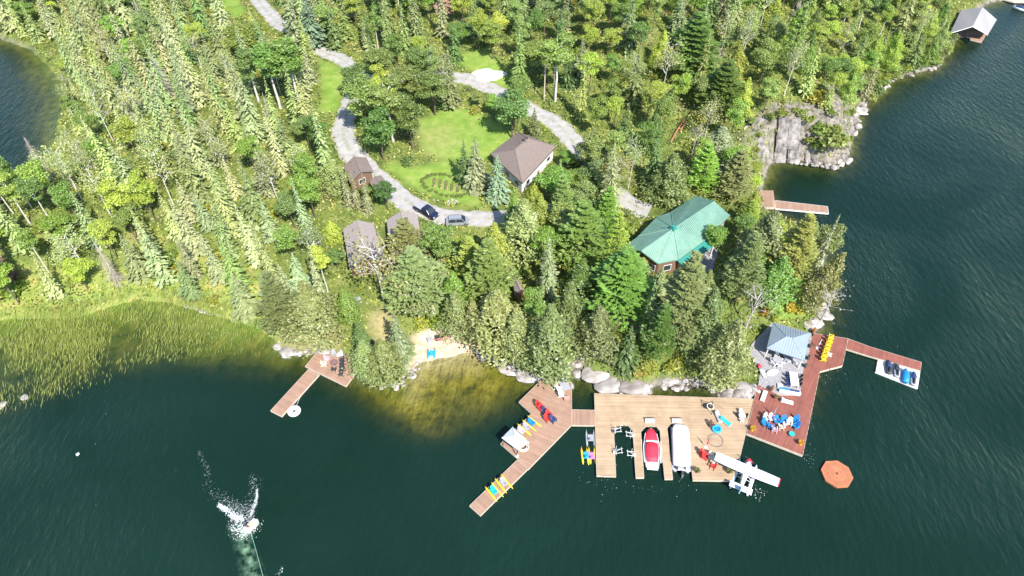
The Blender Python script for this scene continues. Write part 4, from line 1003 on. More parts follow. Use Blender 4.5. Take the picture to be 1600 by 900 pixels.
UNDER = leaf_mat('undergrowth_leaf', .35, .5)
_n, _l = nodes_of(UNDER); _hs = [q for q in _n if q.type == 'HUE_SAT'][0]; _tc = _n.new('ShaderNodeTexCoord'); _nz = _n.new('ShaderNodeTexNoise'); _nz.inputs['Scale'].default_value = .11; _nz.inputs['Detail'].default_value = 5
_rp = _n.new('ShaderNodeValToRGB'); _e = _rp.color_ramp.elements; _e.new(.5); _e.new(.6)
for _q, (_p, _c) in zip(_e, [(.36, (.12,.17,.035)), (.46, (.19,.24,.045)), (.55, (.29,.32,.05)), (.66, (.32,.29,.12))]): _q.position = _p; _q.color = (*_c, 1)
_l.new(_tc.outputs['Object'], _nz.inputs['Vector']); _l.new(_nz.outputs['Fac'], _rp.inputs[0]); _l.new(_rp.outputs[0], _hs.inputs['Color'])
for k in range(46):
    t_ = random.random(); pth = [(1346,164),(1370,146),(1400,116),(1440,107),(1464,101),(1478,80),(1488,62)]; q = t_*(len(pth)-1); i = int(q); f = q-i
    u = pth[i][0]+(pth[i+1][0]-pth[i][0])*f+random.uniform(-4,2); v = pth[i][1]+(pth[i+1][1]-pth[i][1])*f+random.uniform(-5,1); b = P(u, v); b.z -= .2; r = random.uniform(1.0, 2.0)
    cw, c_ = random.choice([('lime', (.20,.26,.035)), ('green', (.15,.225,.04)), ('olive', (.13,.18,.05))]); shrub(b, r, r*random.uniform(.8, 1.2), f'{cw} shrub overhanging the water beyond the cliff', 'shrubs overhanging the water beyond the cliff', c_)
for u, v, r in [(1172,190,1.6),(1186,212,.9),(1205,184,1.4),(1222,180,1.5),(1214,205,.8),(1248,178,1.5),(1262,190,1.6),(1300,178,1.5),(1318,182,1.3),(1300,205,1.9),(1282,232,2.0),(1308,222,2.0),(1262,222,1.6),(1180,235,1.0),(1170,246,1.3),(1328,178,1.2),(1240,190,.7)]:
    b = P(u, v); b.z -= .1; shrub(b, r, r*.9, 'small ' + random.choice(['lime','green','olive']) + ' shrub rooted in a cliff crack', 'shrubs rooted in the cliff', random.choice([(.19,.25,.04), (.15,.215,.045)]))
# undergrowth and meadow grass: uncountable ground cover
n = 330000
x = RNG.uniform(-190, 190, n); y = RNG.uniform(55, 290, n); z = height(x, y)
ix = np.round((x-X0)/ST).astype(int); iy = np.round((y-Y0)/ST).astype(int)
zc = y*CD-(z-CAM_H)*SD; u = 800+FPX*x/zc; v = 450-FPX*(y*SD+(z-CAM_H)*CD)/zc
ok = (DS[iy, ix] > .7) & (u > -60) & (u < 1660) & (v > -60) & (m_lawn[iy, ix] < .35) & (m_sand[iy, ix] < .2) & (m_rock[iy, ix]*RNG.random(n) < .35) & (m_dry[iy, ix] < .5)
RW = np.array([tuple(P(p[0], p[1])[:2]) for p in ROAD+ROAD2])
for (ax, ay), (bx, by) in list(zip(RW[:len(ROAD)-1], RW[1:len(ROAD)])) + list(zip(RW[len(ROAD):-1], RW[len(ROAD)+1:])):
    dx, dy = bx-ax, by-ay; t_ = np.clip(((x-ax)*dx+(y-ay)*dy)/(dx*dx+dy*dy+1e-9), 0, 1); ok &= (x-ax-t_*dx)**2+(y-ay-t_*dy)**2 > (2.45+.9*fbm(x*.5, y*.5, 2))**2
for hp in [[(765,250),(816,296),(872,240),(810,215)], [(974,390),(1090,312),(1148,340),(1090,420),(1060,430)], [(534,365),(654,345),(664,408),(546,432)], [(535,265),(575,255),(602,292),(560,302)], [(1070,398),(1106,372),(1122,395),(1112,425),(1092,447)], PAT]:
    w = [G(a, c, float(P(a, c).z)) for a, c in hp]; ok &= ~inside(w, x, y)
x, y, z = x[ok], y[ok], z[ok]; n = len(x)
hz = np.clip(fbm(x*.12, y*.12, 4)+.5, .1, 1)*1.2; C = np.stack([x, y, z+RNG.uniform(.05, 1, n)*hz], -1); N = rnd(n, .5)+np.array([0, -.1, 1.])
me = np_mesh('undergrowth', *sprays(C, rnd(n), N, RNG.uniform(.35, .8, n), RNG.uniform(.2, .5, n)), UNDER)
o = stuff(link('undergrowth', me)); o.color = (.145,.185,.045,1); o['label'] = 'low green undergrowth covering the forest floor'
# reeds standing in the shallows
n = 190000
x = RNG.uniform(-130, -25, n); y = RNG.uniform(60, 110, n); z = height(x, y); zc = y*CD+CAM_H*SD; u = 800+FPX*x/zc; v = 450-FPX*(y*SD-CAM_H*CD)/zc
edge = np.interp(u, [-100,0,60,130,200,270,330,400,435], [670,655,640,622,585,570,560,560,545])
dens = np.clip((fbm(x*.13, y*.13, 4)+.22)*2.0, .02, .9)*np.clip((edge-v)/85, 0, 1)
ok = (z < .35) & (v < edge) & (u < 436) & (RNG.random(n) < dens) & ((u < 425) | (v < 545)); x, y, z, v, u = x[ok], y[ok], z[ok], v[ok], u[ok]; n = len(x)
hh = RNG.uniform(.7, 1.6, n); T = np.stack([RNG.normal(.35, .25, n), RNG.normal(.45, .3, n), np.ones(n)], -1); C = np.stack([x, y, np.maximum(z, -.15)+hh*.45], -1)
me = np_mesh('reeds', *sprays(C, T, np.stack([RNG.normal(0,.5,n), -np.ones(n), RNG.uniform(0,.6,n)], -1), hh, RNG.uniform(.035, .075, n)), leaf_mat('reed_blade', .45, .4))
o = stuff(link('reed_bed', me)); o.color = (.29,.33,.07,1); o['label'] = 'green reeds standing in the shallow water'

# ------------------------------------------------------------------ rocks
def rock_mesh(seed, flat=.65, nseg=11, nring=8, rough=.22):
    rg = np.random.default_rng(seed); dirs = unit(rg.normal(0, 1, (9, 3))); cut = rg.uniform(.62, .95, 9); mb = MB(); vs = []; fs = []
    for i in range(nring+1):
        th = math.pi*i/nring
        for k in range(nseg):
            a = 2*math.pi*k/nseg; d = np.array([math.sin(th)*math.cos(a), math.sin(th)*math.sin(a), math.cos(th)]); r = 1.0
            for q, c in zip(dirs, cut):
                dt = d @ q
                if dt > .05: r = min(r, c/dt)
            r *= 1+rg.normal(0, rough*.16); vs.append((d[0]*r, d[1]*r, d[2]*r*flat))
    for i in range(nring):
        for k in range(nseg): fs.append((i*nseg+k, (i+1)*nseg+k, (i+1)*nseg+(k+1)%nseg, i*nseg+(k+1)%nseg))
    return np_mesh('boulder', vs, fs, ROCK if seed % 3 else ROCK_D)
ROCKS = [rock_mesh(40+i, .55+.06*i) for i in range(7)]
BL = {}
def boulder(px, py, r, where, sink=.3):
    b = P(px, py); o = link('boulder', random.choice(ROCKS), None, (b.x, b.y, b.z-r*sink*.6)); o.scale = (r*random.uniform(.8,1.35), r*random.uniform(.8,1.2), r*random.uniform(.7,1.1)); o.rotation_euler = (random.gauss(0,.15), random.gauss(0,.15), random.uniform(0,6.28))
    s = 'big' if r > 1.1 else ('mid-sized' if r > .6 else 'small'); sh = 'pale' if o.data.materials[0] == ROCK else 'grey'
    tag(o, f'{s} {sh} boulder {where}', 'boulder', f'boulders {where}'); BL.setdefault(o['label'], []).append((proj(b)[0], o)); return o
def shore_run(pts, n, where, rmin=.3, rmax=1.0, spread=5):
    for k in range(n):
        t = random.random()*(len(pts)-1); i = int(t); f = t-i; a, c = pts[i], pts[i+1]
        u = a[0]+(c[0]-a[0])*f+random.uniform(-spread, spread); v = a[1]+(c[1]-a[1])*f+random.uniform(-spread, spread*.6)
        boulder(u, v, rmin+(rmax-rmin)*random.random()**2, where)
shore_run([(432,545),(445,552),(470,552),(485,550)], 16, 'on the shore left of the west dock', .4, 1.1)
shore_run([(600,606),(625,604),(640,585),(652,570)], 26, 'on the shore left of the beach', .3, 1.0)
shore_run([(745,550),(765,560),(790,572),(815,585),(845,597)], 36, 'on the shore right of the beach', .4, 1.25)
shore_run([(900,570),(922,594),(955,605),(990,613),(1015,608)], 42, 'on the shore behind the tan dock', .4, 1.3, 7)
shore_run([(1040,600),(1060,598),(1090,600),(1112,610)], 22, 'in the shallows behind the tan dock', .3, .9, 6)
shore_run([(1125,618),(1150,618),(1172,612),(1180,600)], 30, 'beside the red deck corner', .5, 1.3, 7)
shore_run([(1262,508),(1280,500),(1288,480),(1292,460)], 24, 'on the eastern tip above the pavilion', .4, 1.1, 5)
shore_run([(1230,254),(1262,256),(1300,262),(1325,250)], 34, 'at the foot of the cliff', .35, 1.0, 5)
shore_run([(1331,215),(1340,180),(1352,165)], 24, 'on the shore right of the cliff', .4, 1.3, 6)
shore_run([(1365,152),(1400,122),(1440,112),(1466,105),(1480,82)], 24, 'along the shore beyond the cliff', .3, .9, 4)
shore_run([(285,478),(320,488),(345,495)], 12, 'at the edge of the reed bed', .25, .5, 3)
for u, v in [(1038,605),(1057,607),(1063,605),(1072,606)]: boulder(u, v, .8, 'standing in water behind the tan dock')
for u, v in [(-1,632),(35,620)]: boulder(u+4, v, .85, 'half sunk among the reeds')
for px, py, r, lab in [(930,582,2.6,'wide pale rock slab sloping into the inlet'),(955,596,3.2,'largest pale rock slab on the shore behind the tan dock'),(985,602,2.6,'pale rock slab beside the yellow bush'),(800,572,2.6,'long pale rock slab right of the beach'),(825,586,2.2,'pale rock slab beside the angular dock'),(1155,606,2.4,'large white-grey rock mass by the red deck'),(1046,592,1.6,'flat grey rock at the water behind the tan dock'),(455,546,2.0,'flat pale rock at the end of the reed bed'),(1268,506,2.0,'pale rock mass behind the pavilion'),(1285,492,1.8,'grey rock mass under the hanging bare tree'),(1290,122,2.4,'pinkish rock outcrop on the hillside above the cliff'),(1068,128,3.0,'pale rock outcrop below the huge hillside pine'),(1045,140,2.2,'small rock outcrop left of the hillside pine'),(1340,172,2.6,'pale rock mass at the right end of the cliff'),(505,545,1.6,'pinkish flat rock at the head of the west dock'),(888,600,1.3,'grey rock at the shore end of the angular dock')]:
    b = P(px, py); o = link('rock_slab', ROCKS[(px+py) % 7], None, (b.x, b.y, b.z-r*.1)); o.scale = (r*1.25, r*.8, r*.34); o.rotation_euler = (random.uniform(-.15,.05), random.uniform(-.1,.1), random.uniform(-.5,.5)); tag(o, lab, 'rock')
# cliff of leaning slabs
b0 = P(1240, 250); t = thing('rock_cliff', 'grey rock cliff of leaning slabs falling into the bay', 'cliff', (b0.x, b0.y, 0))
cols = [(1166,196,1172,246,1.5),(1178,190,1180,250,1.8),(1190,186,1190,252,1.9),(1202,182,1200,252,1.9),(1213,180,1208,252,1.7),(1228,184,1220,253,2.6),(1243,186,1236,253,2.5),(1255,186,1249,254,1.6),(1262,176,1262,196,2.0),(1275,172,1276,192,2.2),(1290,172,1290,194,2.2),(1304,174,1306,198,2.0),(1318,170,1322,200,2.0),(1330,175,1332,215,1.6),(1184,180,1186,205,1.8),(1246,172,1240,192,2.0),(1262,234,1262,256,1.4),(1272,246,1275,260,1.3),(1290,252,1293,264,1.4),(1316,240,1318,254,1.4)]
for k, (xt, yt, xb, yb, w) in enumerate(cols):
    A = P(xt, yt); B = P(xb, yb); B.z = min(B.z, .1)-.3; ax = (A-B); L = ax.length; ax.normalize(); sd = ax.cross(Vector((0,0,1))).normalized(); up = sd.cross(ax)
    if up.z < 0: up = -up
    rg = random.Random(k); w0 = w*rg.uniform(.72,1.05); off = rg.uniform(-.6,.35); sd = (sd+ax*rg.uniform(-.12,.12)).normalized()
    cut = rg.uniform(.3,.7) if L > 5 and rg.random() < .5 else 1.0
    for f0, f1 in ((0, cut), (cut+.015, 1.0)) if cut < 1 else ((0, 1.0),):
        rings = []; o2 = off+rg.uniform(-.3,.3); w1 = w0*rg.uniform(.8,1.1); sh = rg.uniform(-.35,.35)
        for i in range(6):
            f = f0+(f1-f0)*i/5; c = B.lerp(A, f)+up*(o2+rg.uniform(-.16,.16))+sd*(sh+rg.uniform(-.12,.12)) - Vector((b0.x, b0.y, 0)); ring = []
            for (x, y) in ((-.5,-1.0),(.5,-1.0),(.52,.22),(.36,.5),(.05,.42),(-.3,.5),(-.52,.15)):
                ring.append(c+sd*(x*w1*rg.uniform(.88,1.1))+up*(y*.85*rg.uniform(.7,1.15)))
            rings.append(ring)
        MB().loft(rings).build('rock_slab', ROCK_C if k % 4 else ROCK_D, t)

# ------------------------------------------------------------------ craft
def frame(a_px, b_px, z):
    """origin at a, +Y towards b on the level z; returns location, heading, length"""
    a, b = Vector(G(*a_px, z)), Vector(G(*b_px, z)); d = b-a; return a, math.atan2(-d.x, d.y), d.length
def ering(y, rx, rz, zc, n=12, xc=0, flat=0):
    out = []
    for k in range(n):
        a = 2*math.pi*k/n; z = math.sin(a)*rz; out.append((xc+math.cos(a)*rx, y, zc+(max(z, -flat) if flat else z)))
    return out
def hull(secs, n=12, xc=0, flat=0): return MB().loft([ering(y, rx, rz, zc, n, xc, flat) for y, rx, rz, zc in secs])
# red covered runabout
a, rz, L = frame((1020,728.5), (1016.6,668.5), .9); W = 1.22
t = thing('covered_runabout', 'white runabout under a bright red boat cover in the middle slip', 'boat', (a.x, a.y, 0), rz)
hull([(0,W*.80,.50,.42),(.25*L,W,.58,.45),(.6*L,W*.98,.62,.5),(.8*L,W*.84,.58,.56),(.93*L,W*.5,.48,.64),(L,.05,.3,.75)], 14).build('hull', WHITE, t, True)
hull([(.10*L,W*.66,.22,.93),(.22*L,W*.80,.34,.98),(.42*L,W*.84,.48,1.06),(.56*L,W*.80,.5,1.12),(.585*L,W*.7,.30,1.0)], 14).build('cockpit_cover', REDC, t, True)
hull([(.615*L,W*.74,.20,1.02),(.66*L,W*.86,.36,1.02),(.82*L,W*.72,.34,1.02),(.94*L,W*.38,.24,1.0),(.975*L,.05,.1,.98)], 14).build('bow_cover', REDC, t, True)
MB().box((0,.597*L,1.42), (W*1.5,.07,.26), rx=-.4).build('windscreen_frame', WHITE, t)
MB().box((0,-.14,.55), (W*1.35,.55,.10)).build('swim_platform', WHITE, t)
for s in (-1, 1):
    MB().tube([(s*W*1.02,.1*L,.82),(s*W*1.05,.5*L,.92),(s*W*.72,.84*L,1.0)], .06, 6).build('rub_rail', WHITE, t)
    MB().box((s*(W+.28),.42*L,.5), (.14,.55*L,.22)).build('fender_beam', PALE, t)
# white covered pontoon boat
a, rz, L = frame((1066,733), (1062.5,661.5), 1.1); W = 1.42
t = thing('covered_pontoon_boat', 'pontoon boat under a white fitted cover in the right-hand slip', 'boat', (a.x, a.y, 0), rz)
for s in (-1, 1): hull([(0,.3,.3,.12),(.85*L,.32,.32,.12),(.95*L,.2,.22,.2),(L,.04,.05,.3)], 10, s*.95).build('pontoon', STEEL, t, True)
MB().box((0,.48*L,.5), (2*W,.94*L,.12)).build('deck', GREYC, t)
prof = [(.07,.84,.30,1.0),(.11,.95,.5,1.02),(.30,.97,.62,1.08),(.50,.98,.66,1.12),(.68,.98,.55,1.06),(.71,.98,.52,1.04),(.74,.95,.62,1.04),(.86,.93,.50,1.0),(.94,.76,.40,.96),(.985,.5,.2,.92)]
rings = []
for f, wx, hz, zc in prof:
    r = []
    for k in range(16):
        A = 2*math.pi*k/16; cx_, cz_ = math.cos(A), math.sin(A); r.append((W*wx*math.copysign(abs(cx_)**.45, cx_), f*L, zc+hz*math.copysign(abs(cz_)**.6, cz_)*(1 if cz_ > 0 else .75)))
    rings.append(r)
MB().loft(rings).build('cover', WHITE, t, True)
for f in (.28, .52): MB().box((0, f*L, 1.74), (W*1.5,.05,.05)).build('cover_bow', WHITE, t)
MB().box((0,.02*L,.62), (W*1.7,.3,.10)).build('stern_platform', WHITE, t)
MB().box((.1,-.45,.75), (.42,.62,.62), taper=.75).build('outboard_motor', CHARC, t); MB().box((.1,-.75,.25), (.2,.3,.8)).build('motor_leg', STEEL, t)
for s in (-.75,.75): MB().box((s,.18,.95), (.35,.4,.35), taper=.8).build('stern_seat', CHARC if s < 0 else WHITE, t)
# small moored boat at the far dock
a, rz, L = frame((1585,9), (1612,18), .6); t = thing('moored_boat', 'white and blue motorboat at the far upper right corner', 'boat', (a.x, a.y, 0), rz)
hull([(0,.9,.5,.4),(.5*L,1.0,.55,.42),(.85*L,.6,.5,.5),(L,.05,.3,.6)], 12).build('hull', WHITE, t, True); hull([(.1*L,.7,.2,.85),(.6*L,.75,.35,.9),(.7*L,.4,.2,.9)], 12).build('cover', NAVY, t, True)
# jet skis on their float
FL = [(1371.7,561),(1438,580.5),(1434,607),(1368,581)]
w = [G(x, y, .34) for x, y in FL]; cx = sum(p[0] for p in w)/4; cy = sum(p[1] for p in w)/4
t = thing('jet_ski_float', 'white floating platform carrying four jet skis', 'float', (cx, cy, 0))
MB().prism([(x-cx, y-cy) for x, y in w], .02, .30).build('float_base', WHITE, t)
A, B, C_, D = [Vector((x-cx, y-cy)) for x, y in w]
for k in range(10):
    for j in range(3):
        def bl(u, v): return (A.lerp(B, u)).lerp(D.lerp(C_, u), v)
        q = [bl((k+.06)/10, (j+.05)/3), bl((k+.94)/10, (j+.05)/3), bl((k+.94)/10, (j+.95)/3), bl((k+.06)/10, (j+.95)/3)]
        MB().prism([tuple(p) for p in q], .301, .36).build('float_block', CREAM if k == 0 else WHITE, t)
def jet_ski(a_px, b_px, label, body, deck, seat, covered=False):
    a, rz, L = frame(a_px, b_px, .8); L = max(L, 2.9); t = thing('jet_ski', label, 'jet ski', (a.x, a.y, .36), rz, 'jet skis on the white float')
    hull([(0,.44,.26,.26),(.35*L,.56,.3,.3),(.7*L,.54,.32,.34),(.9*L,.3,.28,.4),(L,.05,.14,.48)], 12).build('hull', body, t, True)
    hull([(.38*L,.3,.16,.56),(.55*L,.42,.26,.62),(.8*L,.34,.24,.58),(.95*L,.08,.1,.52)], 12).build('bonnet', deck, t, True)
    hull([(.04*L,.17,.12,.56),(.15*L,.2,.2,.62),(.38*L,.17,.2,.68),(.46*L,.1,.12,.72)], 10).build('saddle', seat, t, True)
    MB().tube([(-.36,.5*L,.98),(-.1,.54*L,.92),(.1,.54*L,.92),(.36,.5*L,.98)], .03, 6).build('handlebar', BLACK, t)
    if covered: hull([(-.02*L,.50,.2,.42),(.1*L,.58,.42,.46),(.5*L,.64,.62,.46),(.8*L,.5,.46,.48),(1.0*L,.15,.2,.5)], 14).build('cover', BLUE, t, True)
    return t
jet_ski((1390,583),(1388.5,564.5),'dark grey jet ski nearest the cream end of the white float',CHARC,NAVY,BLACK)
jet_ski((1402.5,588),(1401,568.5),'dark jet ski second from the cream end of the white float',GREYC,CHARC,BLACK)
jet_ski((1415.5,597),(1414.5,577),'jet ski under a bright blue cover on the white float',NAVY,BLUE,WHITE,True)
jet_ski((1428,601),(1427.5,580),'grey jet ski at the outer end of the white float',GREYC,NAVY,BLACK)
# float plane
wl_, wr_ = G(1120,711.6,2.9), G(1217.4,752.4,2.9); tail = G(1155.5,768,1.5); nose = G(1171.5,718,1.9)
d = Vector(nose)-Vector(tail); L = d.length; rz = math.atan2(-d.x, d.y); span = (Vector(wr_)-Vector(wl_)).length; wc = (Vector(wl_)+Vector(wr_))/2
t = thing('float_plane', 'white float plane with red nose moored at the tan boat dock', 'seaplane', (tail[0], tail[1], 0), rz)
loc = Matrix.Rotation(-rz, 2) @ (wc-Vector(tail)); wy = loc.y; wx = loc.x
hull([(0,.10,.18,1.55),(.3*L,.32,.42,1.6),(.62*L,.56,.66,1.75),(.82*L,.56,.66,1.8),(.9*L,.5,.55,1.75)], 14).build('fuselage', WHITE, t, True)
hull([(.9*L,.51,.56,1.75),(.97*L,.46,.48,1.72),(1.0*L,.3,.3,1.7)], 14).build('engine_cowling', REDC, t, True)
MB().box((0,.84*L,2.12), (.98,.5,.34), rx=.6).build('windscreen', GLASS, t)
ch = 1.62; th = []
for s in (-1, -.5, 0, .5, 1):
    x = wx+s*span/2; k = ch*(1-.22*max(0, abs(s)-.5)); z = 2.52+.12*abs(s); th.append([(x, wy-k*.55, z), (x, wy-k*.1, z-.05), (x, wy+k*.40, z-.02), (x, wy+k*.5, z+.05), (x, wy+k*.3, z+.16), (x, wy-k*.1, z+.13)])
MB().loft(th).build('wing', WHITE, t)
for s, m in ((1, REDC), (-1, WHITE)):
    x = wx+s*(span/2+.06); MB().box((x, wy-.02, 2.69), (.14, ch*.84, .13)).build('wing_tip', m, t)
MB().box((0,.10*L,1.72), (3.3,.95,.08)).build('tailplane', WHITE, t)
fin = MB().loft([[(-.05,-.45,1.6),(-.05,.75,1.7),(-.05,.1,3.0),(-.05,-.4,3.0)], [(.05,-.45,1.6),(.05,.75,1.7),(.05,.1,3.0),(.05,-.4,3.0)]]); fin.build('tail_fin', mat('pale_blue_paint', (.40,.62,.72), .4), t)
for s in (-1, 1):
    hull([(.10*L,.12,.12,.38),(.4*L,.3,.3,.25),(.75*L,.34,.34,.25),(1.02*L,.2,.22,.38),(1.1*L,.04,.05,.5)], 10, s*1.28).build('float', mat('pale_blue_paint', (.40,.62,.72)) if s < 0 else WHITE, t, True)
    for y in (.55, .85): MB().tube([(s*1.28, y*L, .5), (s*.45, y*L, 1.4)], .045, 5).build('float_strut', WHITE, t)
    MB().tube([(s*.5,.70*L,1.35),(wx+s*2.6, wy, 2.5)], .05, 5).build('wing_strut', WHITE, t)
for y in (.52, .88): MB().tube([(-1.28, y*L, .48), (1.28, y*L, .48)], .04, 5).build('spreader_bar', WHITE, t)
MB().box((0,1.02*L,1.7), (1.9,.05,.15), ry=.5).build('propeller', CHARC, t); MB().tube([(0,.99*L,1.7),(0,1.05*L,1.7)], .12, 8).build('spinner', REDC, t)
# water bikes and pedal boats
def water_bike(c_px, tip_px, label, seatm, fl=YELLOW, z=DZ, group='water bikes with two floats', L=3.1, name='water_bike'):
    a, b = Vector(G(*c_px, z+.3)), Vector(G(*tip_px, z+.3)); d = b-a; rz = math.atan2(-d.x, d.y); t = thing(name, label, 'water bike', (a.x, a.y, z), rz, group)
    for s in (-1, 1): hull([(-L/2,.04,.05,.22),(-L*.35,.17,.16,.19),(L*.25,.18,.17,.19),(L/2,.03,.04,.3)], 8, s*.58).build('float', fl, t, True)
    for y in (-.5, .5): MB().tube([(-.58,y,.36),(.58,y,.36)], .035, 5).build('cross_tube', STEEL, t)
    MB().box((0,-.1,.46), (.85,1.15,.10)).build('deck_panel', seatm, t)
    MB().box((0,-.42,.66), (.5,.42,.14)).build('seat', seatm, t); MB().box((0,-.62,.9), (.5,.10,.45), rx=.2).build('backrest', seatm, t)
    MB().tube([(-.25,.45,.95),(.25,.45,.95)], .025, 5).build('handlebar', BLACK, t); MB().tube([(0,.3,.45),(0,.45,.95)], .03, 5).build('steering_post', STEEL, t)
    return t
water_bike((831,661),(842,670),'water bike with yellow floats and blue seat on the angular dock',BLUE)
water_bike((823,668),(834,677),'water bike with yellow floats and grey seat beside the blue-seated one',GREYC)
water_bike((815,674),(826,683),'water bike with lilac seat half under the small gazebo',PINK)
water_bike((787,755),(795,765),'water bike with grey seat on the lower gangway',GREYC, z=.48)
water_bike((772,768),(780,778),'water bike with teal seat on the lower gangway',TEAL, z=.48)
water_bike((922.5,684),(922,676),'grey water bike floating beside the tan dock',GREYC, GREYC, z=-.05)
water_bike((915.5,711),(914.5,703),'colourful water bike with turquoise seat and yellow floats beside tan dock',SKYB, YELLOW, z=-.05)
water_bike((924,712),(923,704),'colourful water bike with pink seat hugging the tan dock',mat('pink_plastic',(.62,.2,.45),.5), YELLOW, z=-.05)

# ------------------------------------------------------------------ furniture
def PD(px, py, z): x, y = G(px, py, z); return Vector((x, y, z))
PROTO = {}
def adirondack(px, py, z, rz, m, label, group=None, sc=1.0):
    """slatted garden chair, front towards -Y of its own frame"""
    key = m.name
    if key not in PROTO:
        p = {}
        s = MB()
        for k in range(4): s.box((0,-.25+k*.145,.36-.03*k), (.56,.125,.03), rx=-.18)
        p['seat'] = s
        b = MB()
        for k in range(5): b.box((-.24+.12*k,.36,.66+.05*(2-abs(k-2))), (.105,.03,.78+.1*(2-abs(k-2))), rx=.35*-1)
        p['backrest'] = b
        PROTO[key] = {k: v for k, v in p.items()}
        PROTO[key]['m'] = {}
    t = thing('garden_chair', label, 'chair', PD(px, py, z), rz, group)
    if sc != 1: t.scale = (sc, sc, sc)
    pm = PROTO[key]['m']
    if not pm:
        def mk(nm, mb):
            me = bpy.data.meshes.new(nm); me.from_pydata(mb.v, [], mb.f); me.update(); me.materials.append(m); return me
        pm['seat'] = mk('seat', PROTO[key]['seat']); pm['backrest'] = mk('backrest', PROTO[key]['backrest']); pm['armrest'] = mk('armrest', MB().box((0,0,0), (.14,.78,.03)))
        pm['leg'] = mk('leg', MB().box((0,0,0), (.07,.10,.56))); pm['rear_leg'] = mk('leg', MB().box((0,0,0), (.05,.9,.11), rx=-.3))
    link('seat', pm['seat'], t); link('backrest', pm['backrest'], t)
    for s in (-1, 1):
        link('armrest', pm['armrest'], t, (s*.34,-.02,.58)); link('leg', pm['leg'], t, (s*.32,-.32,.29)); link('leg', pm['rear_leg'], t, (s*.28,.1,.22))
    return t
SOUTH = 0.0
Zr, Zm, Zs = .73, .61, .56
# red deck: blue chairs
for px, py, r_, m, lab in [(1194,664,.3,BLUE,'blue garden chair at the left end of the blue chair circle'),(1203,668.5,2.6,BLUE,'low blue garden chair turned towards the circle on the red deck'),(1212.5,660,0.1,BLUE,'blue garden chair third from the left on the red deck'),(1223,660,-.2,BLUE,'blue garden chair in the middle right of the red deck'),
  (1242,659,-.7,BLUE,'blue garden chair at the right end of the circle, upper one'),(1242,668,-1.2,BLUE,'blue garden chair at the right end of the circle, lower one'),(1196.5,656,.4,WHITE,'white garden chair behind the leftmost blue chair'),(1204,656.5,.2,PINK,'lilac garden chair behind the blue chairs'),
  (1209,673,2.9,PINK,'lilac garden chair at the front of the blue chair circle'),(1220,669,3.1,CREAM,'cream garden chair at the front of the blue chair circle'),(1232,663,-.4,CREAM,'cream garden chair between the blue chairs at right')]:
    adirondack(px, py, Zr, r_, m, lab, 'chairs in the circle on the red deck', 1.15)
for k in range(7):
    f = k/6; adirondack(1297.5-12*f, 529+34*f, Zr, R(72)+random.uniform(-.1,.1), YELLOW, f'yellow garden chair, {["topmost","second","third","fourth","fifth","sixth","lowest"][k]} of the seven in the row on the red deck', 'row of yellow chairs', 1.1)
adirondack(1295,556.5, Zr, R(60), CREAM, 'cream garden chair beside the row of yellow chairs', None, .9)
for px, py, r_, m, lab in [(842,636,.7,RED,'red garden chair, uppermost on the angular dock'),(846.5,641,.7,RED,'second red garden chair from the top on the angular dock'),(851.5,646,.7,NAVY,'navy garden chair between the red chairs on the angular dock'),(857.5,650.5,.7,RED,'third red garden chair from the top on the angular dock'),(855,657,.7,RED,'lowest red garden chair on the angular dock'),(864,658.5,.8,NAVY,'navy garden chair at the lower end of the red chairs')]:
    adirondack(px, py, Zs, r_, m, lab, 'red and navy chairs on the angular dock', 1.2)
for k, (px, py, m, r_, lab) in enumerate([(534.4,562.8,CHARC,-1.4,'charcoal chair, first from the shore in the row on west dock'),(535,568,CHARC,-1.4,'charcoal chair, second from the shore in the row on west dock'),(534.4,573,CHARC,-1.4,'charcoal chair, third from the shore in the row on west dock'),(534.4,578.5,CHARC,-1.4,'charcoal chair, fourth from the shore in the row on west dock'),(533.5,586,CHARC,-1.6,'charcoal chair standing apart at the lower end of west dock'),
  (522.5,579,CHARC,3.1,'charcoal chair below the round table on west dock'),(522,556,GREYC,.2,'grey chair above the round table on west dock'),(531.6,557,WHITE,-.6,'white and dark chair at the upper right of west dock'),(512,563,PINK,1.3,'lilac chair left of the round table on west dock'),(507,571,CREAM,1.6,'cream chair at the left of west dock')]):
    adirondack(px, py, Zs, r_, m, lab, 'chairs on the west dock', 1.05)
for px, py, r_, lab in [(1098,711,.8,'red garden chair left of the float plane wing'),(1101,716,1.0,'second red garden chair left of the float plane wing'),(1114,730,2.6,'red garden chair under the float plane wing')]: adirondack(px, py, Zm, r_, RED, lab, 'red chairs on the tan dock', 1.15)
for px, py, r_, lab in [(1110,716,0,'cream garden chair beside the float plane wing'),(1119,722,-.8,'cream garden chair closest to the float plane wing')]: adirondack(px, py, Zm, r_, CREAM, lab, 'cream chairs on the tan dock', 1.1)
adirondack(868.7,606,Zs,1.9,WHITE,'white garden chair near the shore on the angular dock','white chairs on the angular dock',1.1); adirondack(874,611,Zs,1.7,WHITE,'second white garden chair near the shore on angular dock','white chairs on the angular dock',1.1); adirondack(877,619,Zs,1.5,WHITE,'third white garden chair by the brown box on angular dock','white chairs on the angular dock',1.1)
def round_table(px, py, z, r, h, m, label, rim=None):
    t = thing('round_table', label, 'table', PD(px, py, z)); MB().tube([(0,0,h-.05),(0,0,h)], r, 18).build('table_top', m, t); MB().tube([(0,0,0),(0,0,h-.05)], .07, 8).build('pedestal', CHARC, t); MB().tube([(0,0,0),(0,0,.05)], r*.5, 12).build('foot', CHARC, t)
    if rim: MB().torus((0,0,h-.02), r, .05, 20, 6).build('rim', rim, t)
    return t
round_table(523,569,Zs,.55,.55,mat('purple_brown_top',(.22,.12,.13),.6),'round purple-brown table on the west dock',CHARC)
